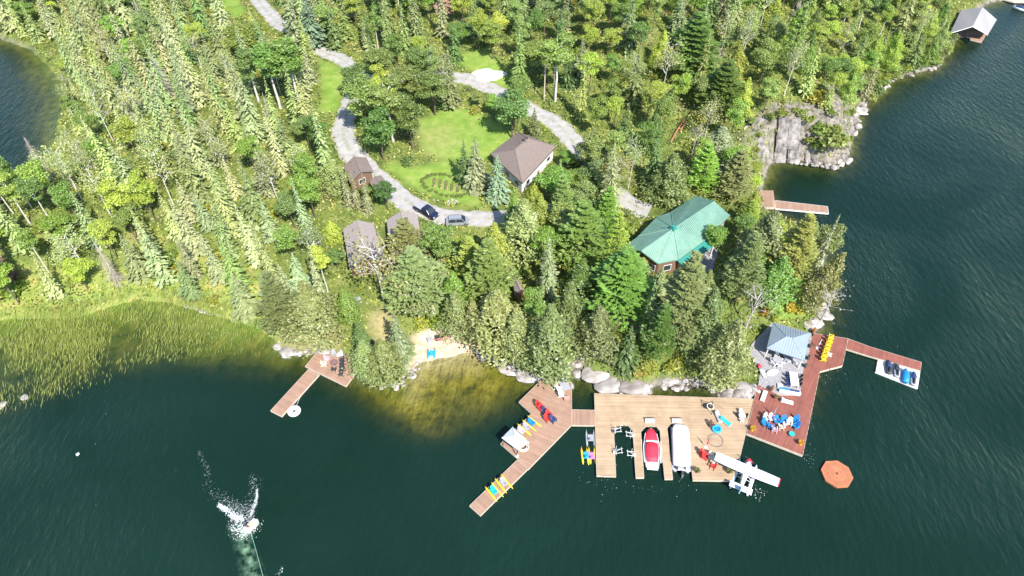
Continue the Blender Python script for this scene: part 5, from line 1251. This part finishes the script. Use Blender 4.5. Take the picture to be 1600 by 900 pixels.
round_table(1236,680,Zr,.45,.45,TEAL,'small teal table at the front of the red deck'); round_table(1213,566,Zr,.8,.74,GREYC,'round grey dining table among white chairs under the pavilion edge')
round_table(1158,653,Zm,.55,.74,WHITE,'small white bistro table on the tan dock near the red deck'); round_table(1113,723,Zm,.4,.5,CREAM,'small cream table by the float plane wing'); round_table(1226,664,Zr,.4,.45,PINK,'small lilac table inside the blue chair circle')
for k, (dx, dy) in enumerate([(-7,-1),(8,1),(-5,5),(4,7),(0,-6)]):
    adirondack(1213+dx, 566+dy, Zr, [1.4,-1.4,2.3,3.0,0][k], WHITE, ['white dining chair left of the round grey table','white dining chair right of the round grey table','white dining chair lower left of the round grey table','white dining chair below the round grey table','white dining chair above the round grey table'][k], 'white chairs round the grey table')
for k, (px, py) in enumerate([(1154,650),(1163,652),(1158,658),(1157,646.5)]): adirondack(px, py, Zm, [1.3,-1.3,3.1,0][k], CHARC if k < 2 else WHITE, ['dark chair left of the white bistro table','dark chair right of the white bistro table','white chair below the white bistro table','white chair above the white bistro table'][k], 'chairs at the white bistro table', .8)
def lounger(px, py, z, rz, m, label, fr=WHITE, L=1.95):
    t = thing('sun_lounger', label, 'lounger', PD(px, py, z), rz)
    MB().box((0,-.3,.33), (.66,1.25,.10)).build('mattress', m, t); MB().box((0,.62,.52), (.66,.75,.10), rx=.55).build('backrest', m, t); MB().box((0,0,.25), (.72,L,.06)).build('frame', fr, t)
    for sx in (-.3,.3):
        for sy in (-.85,.85): MB().box((sx,sy,.11), (.06,.06,.22)).build('leg', fr, t)
    return t
lounger(1192.5,621,Zr,-.5,WHITE,'white sun lounger at the upper left of the red deck'); lounger(1229,629,Zr,1.25,WHITE,'white sun lounger below the patio sofa'); lounger(1133,660,Zm,.75,TEAL,'teal sun lounger on the tan dock'); lounger(1122,653,Zm,.2,GREYC,'grey and white sun lounger on the tan dock')
lounger(1228.5,560,Zr,.2,GREYC,'grey cushioned white lounger under the pavilion edge, left one'); lounger(1238.5,563,Zr,.2,GREYC,'grey cushioned white lounger under the pavilion edge, right one')
# long dining table and L-shaped sofa on the patio
t = thing('dining_table', 'long pale dining table on the grey patio', 'table', PD(1239,596,Zr), R(-10)); MB().box((0,0,.73), (1.35,2.9,.05)).build('table_top', mat('lilac_white_top',(.62,.60,.66),.5), t)
for sx in (-.55,.55):
    for sy in (-1.3,1.3): MB().box((sx,sy,.35), (.09,.09,.7)).build('leg', WHITE, t)
for k in range(3): adirondack(1231.5-1.0*k, 589+6.5*k, Zr, 1.4, NAVY, f'navy dining chair on the left of the long patio table, {["upper","middle","lower"][k]} one', 'navy chairs at the long table', .85)
for k in range(3): adirondack(1248.5-.8*k, 590+6.5*k, Zr, -1.6, CHARC, f'charcoal dining chair on the right of the long patio table, {["upper","middle","lower"][k]} one', 'charcoal chairs at the long table', .85)
t = thing('outdoor_sofa', 'white-framed corner sofa with blue cushions at the patio edge', 'sofa', PD(1233,613,Zr), R(-14))
MB().box((0,0,.2), (3.4,.85,.3)).build('sofa_base', WHITE, t); MB().box((0,-.36,.55), (3.4,.16,.5)).build('backrest', WHITE, t); MB().box((-1.5,.75,.2), (.8,.8,.3)).build('side_seat', WHITE, t)
for k in range(4): MB().box((-1.2+.8*k,.06,.42), (.72,.66,.14)).build('cushion', BLUE if k < 2 else NAVY, t)
# inflatables, paddle board
t = thing('inflatable_lounge', 'white oval inflatable lying on the patio', 'inflatable', PD(1206,583,Zr), .4, sc=(1.5,.75,1)); MB().torus((0,0,.18), .62, .18, 22, 8).build('tube', WHITE, t, True); MB().tube([(0,0,.12),(0,0,.2)], .5, 16).build('floor', WHITE, t)
t = thing('paddle_board', 'white paddle board with red tip leaning at the patio edge', 'paddle board', PD(1190,580,Zr), R(8)); hull([(-1.5,.2,.05,.2),(-.6,.4,.06,.2),(.6,.38,.06,.22)], 10).build('board', WHITE, t, True); hull([(.6,.38,.065,.22),(1.2,.25,.06,.25),(1.5,.04,.03,.28)], 10).build('board_tip', REDC, t, True)
t = thing('paddling_pool', 'round blue inflatable pool on the tan boat dock', 'inflatable', PD(1119.4,671,Zm)); MB().torus((0,0,.2), .62, .2, 22, 8).build('rim', SKYB, t, True); MB().tube([(0,0,.05),(0,0,.22)], .55, 18).build('water', BLUE, t)
t = thing('towable_tube', 'yellow inflatable tube with blue seat by the small gazebo', 'inflatable', PD(817,699,Zs)); MB().torus((0,0,.25), .72, .26, 22, 8).build('ring', CREAM, t, True); MB().box((-.4,.3,.42), (.9,.8,.3), taper=.8, rz=.6).build('seat', BLUE, t)
# parasols closed, planters
def closed_parasol(px, py, z, label, m, h=2.6):
    t = thing('closed_parasol', label, 'parasol', PD(px, py, z)); MB().tube([(0,0,0),(0,0,.08)], .28, 12).build('base', WHITE, t); MB().tube([(0,0,.05),(0,0,h)], .03, 6).build('pole', STEEL, t); MB().tube([(0,0,1.1),(0,0,1.7),(0,0,h-.05)], .13, 8, .03).build('furled_canopy', m, t)
closed_parasol(1207,650,Zr,'furled parasol behind the blue chairs on the red deck',GREYC); closed_parasol(1277,544,Zr,'furled parasol left of the yellow chairs',WHITE); closed_parasol(1103,699,Zm,'furled parasol above the red chairs on the tan dock',RED); closed_parasol(808,713,Zs,'furled parasol at the corner of the small gazebo',NAVY); closed_parasol(1186,612,Zr,'furled parasol at the upper left corner of the red deck',GREYC)
def planter(px, py, z, label, m, col, r=.32):
    t = thing('planter', label, 'planter', PD(px, py, z)); MB().tube([(0,0,0),(0,0,.45)], r*.75, 12, r).build('pot', m, t); o = link('plant', BUSH[random.randrange(6)], t, (0,0,.4)); o.scale = (r*1.1, r*1.1, r*1.3); o.color = (*col, 1)
for a in [(1175,672,Zr,'planter of yellow flowers at the left corner of the red deck',YELLOW,(.6,.4,.02)),(1250,694,Zr,'planter of yellow flowers at the lower corner of the red deck',YELLOW,(.6,.4,.02)),(1088,737,Zm,'green planter at the lower left of the tan dock right block',DARKW,(.15,.18,.05)),(1138,738,Zm,'green planter beneath the float plane tail side',DARKW,(.15,.18,.05)),
  (1265,542,Zr,'dark planter at the right side of the pavilion, upper',CHARC,(.2,.16,.12)),(1261,561,Zr,'dark planter at the right side of the pavilion, middle',CHARC,(.2,.16,.12)),(1258,573,Zr,'dark planter at the right side of the pavilion, lower',CHARC,(.2,.16,.12)),(1271,519,Zr,'planter of orange flowers behind the pavilion',SOIL,(.55,.25,.02)),(1205,610,Zr,'planter with brown leaves at the lower patio edge',SOIL,(.3,.2,.05)),(1211,622,Zr,'small planter below the patio on the red deck',SOIL,(.25,.2,.05))]: planter(*a)
# boat lift brackets, bow pads, dock box, hammock stand
for px, py, s, lab in [(961.5,675,1,'white tubular lift bracket on the wide finger, upper one'),(963,708,1,'white tubular lift bracket on the wide finger, lower one'),(985.5,682,-1,'white tubular lift bracket inside the left slip, upper right one'),(987.5,712,-1,'white tubular lift bracket inside the left slip, lower right one')]:
    t = thing('lift_bracket', lab, 'boat lift', PD(px, py, Zm), 0, 'boat lift brackets in the left slip')
    for q in (((-.1,-.35,0),(-.1,-.35,1.5)),((-.1,.35,0),(-.1,.35,1.5))): MB().tube(q, .035, 6).build('upright', WHITE, t)
    for q in (((-.3*s,-.35,.5),(.9*s,-.35,.8)),((-.3*s,.35,.5),(.9*s,.35,.8)),((.75*s,-.5,.75),(.75*s,.6,.75)),((-.1,-.35,1.4),(.9*s,.35,.8))): MB().tube(q, .04, 6).build('arm', WHITE, t)
    MB().tube([(-.35*s,0,.1),(-.35*s,0,.4)], .2, 12).build('winch_drum', NAVY if py == 675 else WHITE, t)
for px, py, lab in [(1015,658.7,'white bow pad at the head of the middle slip'),(1057,658.7,'white bow pad at the head of the right-hand slip')]:
    t = thing('bow_pad', lab, 'bow pad', PD(px, py, Zm)); MB().box((0,0,.2), (1.5,.7,.16), rx=.15).build('pad', WHITE, t); MB().box((0,.38,.25), (1.6,.1,.5)).build('back_board', DARKW, t)
    for s in (-.5,.5): MB().box((s,0,.06), (.12,.5,.12)).build('foot', DARKW, t)
t = thing('dock_box', 'brown storage box at the right edge of the angular dock', 'box', PD(885.5,624,Zs), .1); MB().box((0,0,.25), (.9,.6,.5)).build('body', BROWN, t); MB().box((0,0,.53), (.96,.66,.06)).build('lid', mat('pink_brown_lid',(.5,.27,.22),.6), t)
t = thing('ramp_board', 'grey tarpaulin-covered ramp from the shore to the angular dock', 'ramp', PD(882,602,Zs), R(20)); MB().box((0,.2,.14), (1.7,2.6,.08)).build('ramp_deck', GREYC, t)
for s in (-.8,.8): MB().box((s,.2,.22), (.08,2.6,.12)).build('side_rail', STEEL, t)
t = thing('hammock_stand', 'dark tubular hanging-chair stand on the tan dock', 'hammock stand', PD(1108,640,Zm), .2)
for q in (((-.9,.9,0),(0,0,2.5)),((1.0,.7,0),(0,0,2.5)),((0,-1.0,0),(0,0,2.5)),((-.9,.9,.05),(1.0,.7,.05))): MB().tube(q, .045, 6).build('pole', CHARC, t)
MB().torus((0,0,.95), .52, .07, 18, 6).build('seat_ring', CREAM, t); MB().tube([(0,0,.9),(0,0,.96)], .5, 14).build('seat', CHARC, t); MB().tube([(0,0,.95),(0,0,2.5)], .02, 5).build('rope', CREAM, t)
t = thing('mooring_hoop', 'thin dark hose coiled in a wide ring on tan dock', 'hose', PD(1118,688,Zm)); MB().torus((0,0,.03), 1.15, .03, 40, 5).build('outer_coil', CHARC, t); MB().torus((.15,.1,.03), .85, .03, 36, 5).build('inner_coil', GREYC, t)
adirondack(1111,666,Zm,.4,mat('dark_brown_wicker',(.09,.05,.04),.8),'dark brown wicker chair beside the blue pool')
t = thing('picnic_table', 'weathered picnic table on the slope above the west dock', 'picnic table', P(556,473), R(25)); MB().box((0,0,.75), (2.0,.75,.05)).build('table_top', GREYC, t)
for s in (-1, 1):
    MB().box((0,s*.72,.45), (2.0,.28,.05)).build('bench', GREYC, t)
    MB().box((s*.75,0,.37), (.08,1.3,.08), rx=.0).build('cross_beam', DARKW, t)
    for q in (-1, 1): MB().box((s*.75,q*.42,.36), (.08,.08,.74), rx=q*.35).build('leg', DARKW, t)
# canoes and pedal kayak on the beach
for (a_, b_, m, lab) in [((746,541),(757,549),RED,'orange-red canoe drawn up on the rocks right of the beach'),((690,529),(702,524),mat('pink_red_hull',(.62,.12,.16),.5),'pinkish red kayak at the back of the beach')]:
    q0, q1_ = P(*a_), P(*b_); d = (q1_-q0); L = 4.2; t = thing('canoe', lab, 'canoe', (q0+q1_)/2+Vector((0,0,.1)), math.atan2(-d.x, d.y))
    hull([(-L/2,.03,.12,.32),(-L*.35,.25,.2,.22),(0,.42,.24,.2),(L*.35,.25,.2,.22),(L/2,.03,.12,.32)], 10).build('hull', m, t, True); MB().box((0,0,.42), (.5,2.6,.06), taper=.8).build('cockpit', DARKW if m != RED else RED, t)
q0 = P(674,552); water_bike((674,552),(674,545),'bright blue pedal boat pulled up on the sand',SKYB,SKYB,z=q0.z,group=None,L=2.2,name='pedal_boat')
for px, py, lab, m in [(672,533,'grey storage bin at the left back of beach',GREYC),(684,530,'dark storage bin at the back of the beach',CHARC),(703,522,'white drum at the back of the beach',WHITE)]:
    t = thing('storage_bin', lab, 'bin', P(px, py), .3); MB().box((0,0,.35), (.9,.7,.7), taper=.9).build('body', m, t); MB().box((0,0,.73), (.94,.74,.06)).build('lid', m, t)

# ------------------------------------------------------------------ vehicles, poles, piles
def car(a_px, b_px, label, paint, kind):
    a, b = P(*a_px), P(*b_px); d = b-a; rz = math.atan2(-d.x, d.y); L = 5.7 if kind == 'pickup' else 4.7; m = (a+b)/2; m.z = max(a.z, b.z)+.06
    t = thing('parked_car' if kind != 'pickup' else 'pickup_truck', label, 'car' if kind != 'pickup' else 'truck', m, rz)
    def sec(y, w, z0, z1): return [(-w,y,z0),(w,y,z0),(w*1.02,y,z0+.35*(z1-z0)),(w*.94,y,z1),(-w*.94,y,z1),(-w*1.02,y,z0+.35*(z1-z0))]
    H0 = 1.05
    MB().loft([sec(-L/2,.86,.45,.85),sec(-L/2+.12,.94,.32,H0),(sec(-.1,.97,.30,H0)),sec(L*.28,.96,.30,H0),sec(L/2-.25,.92,.32,.92),sec(L/2,.82,.42,.78)]).build('body', paint, t)
    y0, y1 = (-.55, 1.35) if kind == 'pickup' else (-1.9, 1.2)
    def cab(y, w, z): return [(-w,y,z),(w,y,z)]
    gl = MB().add([(-.9,y0,H0),(.9,y0,H0),(.9,y1+.35,H0),(-.9,y1+.35,H0),(-.74,y0+.25,1.72),(.74,y0+.25,1.72),(.74,y1-.45,1.72),(-.74,y1-.45,1.72)], [(0,1,5,4),(1,2,6,5),(2,3,7,6),(3,0,4,7),(4,5,6,7)]); gl.build('windows', GLASS, t)
    MB().box((0,(y0+y1)/2-.1,1.75), (1.5,(y1-y0)-.65,.07)).build('roof', paint, t)
    for s in (-1, 1):
        for p_, q_ in (((s*.9,y1+.33,H0),(s*.75,y1-.43,1.74)),((s*.9,y0+.02,H0),(s*.75,y0+.27,1.74)),((s*.9,(y0+y1)/2,H0),(s*.76,(y0+y1)/2,1.74))): MB().tube([p_, q_], .05, 5).build('pillar', paint, t)
        for y in (-L*.31, L*.32):
            w_ = MB().tube([(s*.84,y,.36),(s*1.0,y,.36)], .37, 16).build('wheel', BLACK, t); MB().tube([(s*.99,y,.36),(s*1.015,y,.36)], .22, 12).build('rim', STEEL, w_)
        MB().box((s*.65,L/2-.04,.74), (.36,.1,.16)).build('headlight', WHITE, t); MB().box((s*.74,-L/2+.02,.85), (.22,.08,.22)).build('tail_light', REDC, t); MB().box((s*1.05,y1+.1,1.12), (.2,.12,.14)).build('wing_mirror', paint, t)
    if kind == 'pickup':
        MB().box((0,-L/2+1.15,1.075), (1.62,1.95,.04)).build('bed_cover', GREYC, t)
    else:
        for s in (-.62,.62): MB().tube([(s,y0+.4,1.84),(s,y1-.7,1.84)], .03, 5).build('roof_rail', BLACK, t)
    return t
car((655.5,327),(678,341),'dark blue pickup truck with grey bed cover parked at the roadside',CARD,'pickup')
car((703,350.5),(728,349.5),'silver car half hidden by trees at the roadside',CARS,'suv')
for px, py, lab in [(850,157,'left one of the two pale wooden utility poles above the driveway'),(865,155,'right one of the two pale wooden utility poles above the driveway'),(707,166,'pale wooden utility pole at the top edge of the lawn')]:
    b = P(px, py); t = thing('utility_pole', lab, 'pole', b); MB().tube([(0,0,-.3),(0,0,9.5)], .17, 8, .12).build('pole', PALE, t); MB().box((0,0,8.9), (1.8,.1,.12)).build('cross_arm', DARKW, t)
    for s in (-.7, 0, .7): MB().tube([(s,0,8.95),(s,0,9.15)], .05, 6).build('insulator', GREYC, t)
def mound(px, py, rx, ry, h, m, name, label, cat):
    b = P(px, py); vs = []; fs = []; n = 22; rg = random.Random(px)
    for i in range(7):
        f = i/6
        for k in range(n):
            a = 2*math.pi*k/n; q = (1-f)*(1+.14*math.sin(3*a+1)+.1*math.sin(5*a)+rg.uniform(-.05,.05)); x, y = rx*q*math.cos(a), ry*q*math.sin(a)
            vs.append((x, y, float(height(b.x+x, b.y+y))-b.z-.05+h*(1-(1-f)**2)*(1+rg.uniform(-.08,.08))))
    for i in range(6):
        for k in range(n): fs.append((i*n+k, i*n+(k+1)%n, (i+1)*n+(k+1)%n, (i+1)*n+k))
    return tag(MB().add(vs, fs).build(name, m, None, True, b), label, cat)
mound(763,118,4.2,2.6,1.0,mat('white_sand',(.72,.66,.60),.95,var=.1,scale=1.5,bump=.4),'sand_pile','pile of pale sand beside the driveway above the lawn','sand pile')
# kidney-shaped garden bed in the lawn
b = P(697,290); t = thing('garden_bed', 'oval vegetable garden bed edged with low hedge in the lawn', 'garden bed', b)
for k in range(26):
    a = 2*math.pi*k/26; x, y = 5.0*math.cos(a)*(1+.1*math.sin(2*a)), 3.3*math.sin(a)-.35*5.0*math.cos(a); z = float(height(b.x+x, b.y+y))-b.z; o = link('hedge_plant', BUSH[k % 6], t, (x, y, z-.1)); o.scale = (.42,.42,.36); o.color = (.16,.23,.05,1); o.rotation_euler.z = a
for k in range(5):
    x = -2.6+1.3*k; o = MB().box((0,0,.08), (.55,3.0,.22), taper=.8).build('planting_row', SOIL, t, loc=(x, -.35*x, float(height(b.x+x, b.y-.35*x))-b.z)); o.rotation_euler.z = .2
    for j in range(5):
        y = -1.2+.6*j; p = link('seedling', BUSH[(k+j) % 6], t, (x, -.35*x+y, float(height(b.x+x, b.y-.35*x+y))-b.z+.1)); p.scale = (.24,.24,.22); p.color = (.20,.25,.09,1)
# pale stones and dead branches beside the garden
for k in range(8): boulder(700+random.uniform(-1,14), 315+random.uniform(-3,3), .38, 'in the heap below the garden bed')
for k, (a_, b_, lab) in enumerate([((1048,222),(1068,190),'rusty fallen log leaning on the hillside'),((1062,208),(1072,192),'second rusty log beside the leaning one'),((1335,140),(1352,118),'white fallen trunk above the cliff'),((1338,148),(1362,140),'white fallen trunk reaching over the water'),((455,182),(478,196),'pale fallen log beside the road bend')]):
    p, q = P(*a_), P(*b_); t = MB().tube([(0,0,.25),(q-p)*.5+Vector((0,0,.7)),(q-p)+Vector((0,0,.5))], .24, 7, .14).build('fallen_log', mat('rusty_wood',(.34,.14,.08),.9) if k < 2 else GREYWOOD, None, True, p); tag(t, lab, 'log')
# lodge terrace furniture
for px, py, m, r_, lab in [(1088,420,WHITE,.5,'white chair on the shaded lodge terrace'),(1093,428,RED,2.0,'reddish chair on the shaded lodge terrace'),(1100,395,CREAM,1.0,'cream chair by the lodge porch'),(1106,386,YELLOW,.2,'yellow chair by the lodge porch')]:
    adirondack(px, py, zt+.01, r_, m, lab, 'chairs on the lodge terrace', 1.1)

# ------------------------------------------------------------------ tuber, tow line, wake
c = Vector(G(393,822,.3)); t = thing('tow_tube', 'pale yellow-green towable tube skimming over the wake', 'tow tube', (c.x, c.y, 0), R(-38))
hull([(-1.1,.3,.2,.26),(-.8,.55,.28,.27),(.6,.58,.3,.3),(1.0,.4,.24,.42),(1.15,.15,.12,.5)], 14).build('tube_body', mat('pale_lime_vinyl',(.55,.66,.42),.45), t, True)
for s in (-1, 1): hull([(-1.0,.16,.16,.45),(.5,.17,.17,.48),(.95,.1,.1,.55)], 8, s*.46).build('side_bolster', WHITE, t, True)
def person(name, label, loc, rz, joints, edges, radii, shirt):
    me = bpy.data.meshes.new('body'); me.from_pydata(joints, edges, []); me.update()
    o = bpy.data.objects.new(name, me); COL.objects.link(o); o.location = loc; o.rotation_euler.z = rz
    me.materials.append(shirt); sk = o.modifiers.new('skin', 'SKIN'); o.modifiers.new('sub', 'SUBSURF').render_levels = 1
    for v, r in zip(me.skin_vertices[0].data if len(me.skin_vertices) else [], radii): v.radius = (r, r)
    return tag(o, label, 'person')
J = [(0,-.1,.62),(0,-.2,.85),(0,-.26,1.08),(0,-.25,1.2),(0,-.2,1.32),(0,-.18,1.45),(-.2,-.24,1.06),(-.32,0,.88),(-.28,.25,.8),(.2,-.24,1.06),(.32,0,.88),(.28,.25,.8),(-.12,-.05,.6),(-.2,.4,.82),(-.2,.75,.55),(-.2,.9,.6),(.12,-.05,.6),(.2,.4,.82),(.2,.75,.55),(.2,.9,.6)]
E_ = [(0,1),(1,2),(2,3),(3,4),(4,5),(2,6),(6,7),(7,8),(2,9),(9,10),(10,11),(0,12),(12,13),(13,14),(14,15),(0,16),(16,17),(17,18),(18,19)]
RR = [.15,.14,.16,.06,.10,.08,.07,.05,.04,.07,.05,.04,.10,.075,.055,.045,.10,.075,.055,.045]
def add_person(label, loc, rz, shirt, hairm):
    me = bpy.data.meshes.new('body'); me.from_pydata(J, E_, []); me.update(); o = bpy.data.objects.new('person', me); COL.objects.link(o); o.location = loc; o.rotation_euler.z = rz
    me.materials.append(SKIN); o.modifiers.new('skin', 'SKIN'); s = o.modifiers.new('sub', 'SUBSURF'); s.levels = 1; s.render_levels = 2
    if me.skin_vertices:
        for v, r in zip(me.skin_vertices[0].data, RR): v.radius = (r, r)
        me.skin_vertices[0].data[0].use_root = True
    MB().loft([[(q[0]*rr_, -.12-.12*f+q[1]*rr_*.8, .60+.56*f) for q in [(math.cos(2*math.pi*k/10), math.sin(2*math.pi*k/10)) for k in range(10)]] for f, rr_ in ((0,.19),(.4,.20),(.8,.23),(1,.14))]).build('life_vest', shirt, o, True)
    MB().loft([[(q[0]*rr_, -.2+q[1]*rr_, z_) for q in [(math.cos(2*math.pi*k/10), math.sin(2*math.pi*k/10)) for k in range(10)]] for z_, rr_ in ((1.36,.125),(1.44,.13),(1.53,.09),(1.56,.03))]).build('hair', hairm, o, True)
    return tag(o, label, 'person')
fw = Matrix.Rotation(R(-38), 3, 'Z')
v_ = Vector((c.x, c.y, 0))+fw @ Vector((-.1,-.35,-.02)); add_person('person in a navy life vest sitting on the tow tube', v_, R(-38), NAVY, DARKW)
e = Vector((*G(414,912,1.6), 1.6)); mb = MB(); p0 = Vector((c.x, c.y, .5))+fw @ Vector((0,-1.0,0)); p0 = Vector((*G(391,828,.4), .4)); e2 = e+(e-p0)*3.0; e2.z = 1.8; mb.tube([p0, p0.lerp(e, .5)+Vector((0,0,-.15)), e, e2], .03, 5); tag(mb.build('tow_rope', mat('green_rope',(.25,.55,.35),.7)), 'thin green tow rope running from the tube out of view', 'rope')
def flecks(path, n, spread, smin, smax, z=.02):
    V = []; F = []; seg = [Vector(G(*p)) for p in path]
    for k in range(n):
        t_ = random.random()*(len(seg)-1); i = int(t_); a = seg[i].lerp(seg[i+1], t_-i); sp = spread[0]+(spread[1]-spread[0])*t_/(len(seg)-1)
        q = a+Vector((random.gauss(0, sp), random.gauss(0, sp))); r = random.uniform(smin, smax)*random.uniform(.4, 1); m = 6; o = len(V); a0 = random.uniform(0, 6)
        el = random.uniform(.35, .9); dr = random.uniform(0, 3.14)
        for j in range(m):
            an = a0+6.283*j/m; rr = r*random.uniform(.6, 1.2); x, y = rr*math.cos(an), rr*math.sin(an)*el; V.append((q.x+x*math.cos(dr)-y*math.sin(dr), q.y+x*math.sin(dr)+y*math.cos(dr), z+random.uniform(0,.02)))
        V.append((q.x, q.y, z+r*.25)); 
        for j in range(m): F.append((o+j, o+(j+1)%m, o+m))
    return V, F
V = []; F = []
for args in [([(342,789),(352,796),(366,806),(380,812)], 900, (.16,.32), .02, .11),([(402,765),(401,780),(396,795),(390,808)], 520, (.08,.22), .015, .085),([(366,806),(370,822),(378,832),(390,830)], 900, (.65,.5), .015, .09),([(385,812),(392,826),(400,818)], 420, (.5,.45), .015, .09),
  ([(310,705),(322,730),(328,765),(340,778),(380,805)], 320, (.15,.7), .012, .05),([(395,745),(398,760),(388,790),(384,806)], 320, (.4,.7), .012, .055),([(345,780),(368,792),(386,800)], 420, (.6,.5), .012, .06),([(440,885),(436,898)], 30, (.25,.2), .02, .08),
  ([(1243,625),(1262,640),(1268,660),(1262,700),(1262,730)], 130, (.6,.4), .015, .06),([(900,752),(960,758),(1020,765),(1090,762)], 60, (1.2,.9), .015,.06),([(1180,775),(1190,765)], 50, (.5,.4), .02,.09),([(1300,570),(1285,600)], 30, (1.5,1.2), .02,.07),([(1430,560),(1560,700)], 24, (9,9), .02,.06),([(100,650),(330,700)], 14, (8,6), .02,.06)]:  # white flecks by docks and open water imitate sparkles of light
    v, f = flecks(*args); o_ = len(V); V += v; F += [tuple(i+o_ for i in q) for q in f]
o = stuff(MB().add(V, F).build('foam_and_sparkles', FOAM_SPARKLE)); o['label'] = 'white foam of the wake and painted sparkles on the water'
# pale aerated water trailing behind the tube
plume = bpy.data.materials.new('aerated_water'); plume.use_nodes = True; n, l = nodes_of(plume); n.remove(n['Principled BSDF']); tc = n.new('ShaderNodeTexCoord')
nz = noise(1.0, 7); df = n.new('ShaderNodeBsdfDiffuse'); df.inputs[0].default_value = (.15,.26,.165,1); trn = n.new('ShaderNodeBsdfTransparent'); mx = n.new('ShaderNodeMixShader')
ed = attr('core'); ml = n.new('ShaderNodeMath'); ml.operation = 'MULTIPLY_ADD'; l.new(nz.outputs['Fac'], ml.inputs[0]); ml.inputs[1].default_value = 3.4; ml.inputs[2].default_value = -1.35
m3 = n.new('ShaderNodeMath'); m3.operation = 'MULTIPLY'; m3.use_clamp = True; l.new(ml.outputs[0], m3.inputs[0]); l.new(ed, m3.inputs[1]); l.new(m3.outputs[0], mx.inputs[0]); l.new(trn.outputs[0], mx.inputs[1]); l.new(df.outputs[0], mx.inputs[2]); l.new(mx.outputs[0], n['Material Output'].inputs[0])
pp = [(372,822,1.3),(378,838,1.2),(382,855,1.2),(388,872,1.3),(393,890,1.4),(398,910,1.4),(402,930,1.4),(408,960,1.4),(414,1000,1.3)]; V = []; F = []; cr = []; na = 9
for i, (px, py, w_) in enumerate(pp):
    q = Vector(G(px, py))
    for k in range(na): s = k/(na-1)*2-1; V.append((q.x+s*w_*1.4, q.y+.25*s, .012)); cr.append(max(0, 1-abs(s))**1.2*(.6 if i == 0 else (0 if i == len(pp)-1 else .95)))
for i in range(len(pp)-1):
    for k in range(na-1): F.append((i*na+k, i*na+k+1, (i+1)*na+k+1, (i+1)*na+k))
o = MB().add(V, F).build('aerated_trail', plume); at_ = o.data.attributes.new('core', 'FLOAT', 'POINT'); at_.data.foreach_set('value', np.array(cr, np.float32)); stuff(o); o['label'] = 'pale green aerated water trailing from the tow tube'
# swimmer buoy
b = Vector((*G(122,710), 0)); t = thing('marker_buoy', 'small white and blue marker buoy alone in the lower left water', 'buoy', b); hull([(-.3,.1,.1,.12),(0,.3,.24,.14),(.3,.1,.1,.12)], 10).build('body', WHITE, t, True); MB().tube([(0,0,.3),(0,0,.5)], .12, 8, .08).build('cap', NAVY, t)

# ------------------------------------------------------------------ labels: same-looking neighbours told apart by their place in the row
ORD = 'first second third fourth fifth sixth seventh eighth ninth tenth eleventh twelfth thirteenth fourteenth fifteenth sixteenth seventeenth eighteenth nineteenth twentieth twenty-first twenty-second twenty-third twenty-fourth twenty-fifth twenty-sixth'.split(); NUM = ' one two three four five six seven eight nine ten eleven twelve thirteen fourteen fifteen sixteen seventeen eighteen nineteen twenty twenty-one twenty-two twenty-three twenty-four twenty-five twenty-six'.split(' ')
buckets = {}
for o in COL.objects:
    if o.parent is None and o.get('label') and o.get('group') and o.get('category') in ('tree', 'shrub', 'boulder'): buckets.setdefault(o['label'], []).append(o)
for lab, os_ in buckets.items():
    k = len(os_)
    if 2 <= k <= 26:
        os_.sort(key=lambda q: proj(q.location)[0])
        for i, q in enumerate(os_): q['label'] = f'{lab}, {ORD[i]} of {NUM[k]} from left' if len(lab.split()) <= 11 else f'{lab}, {ORD[i]} from left'
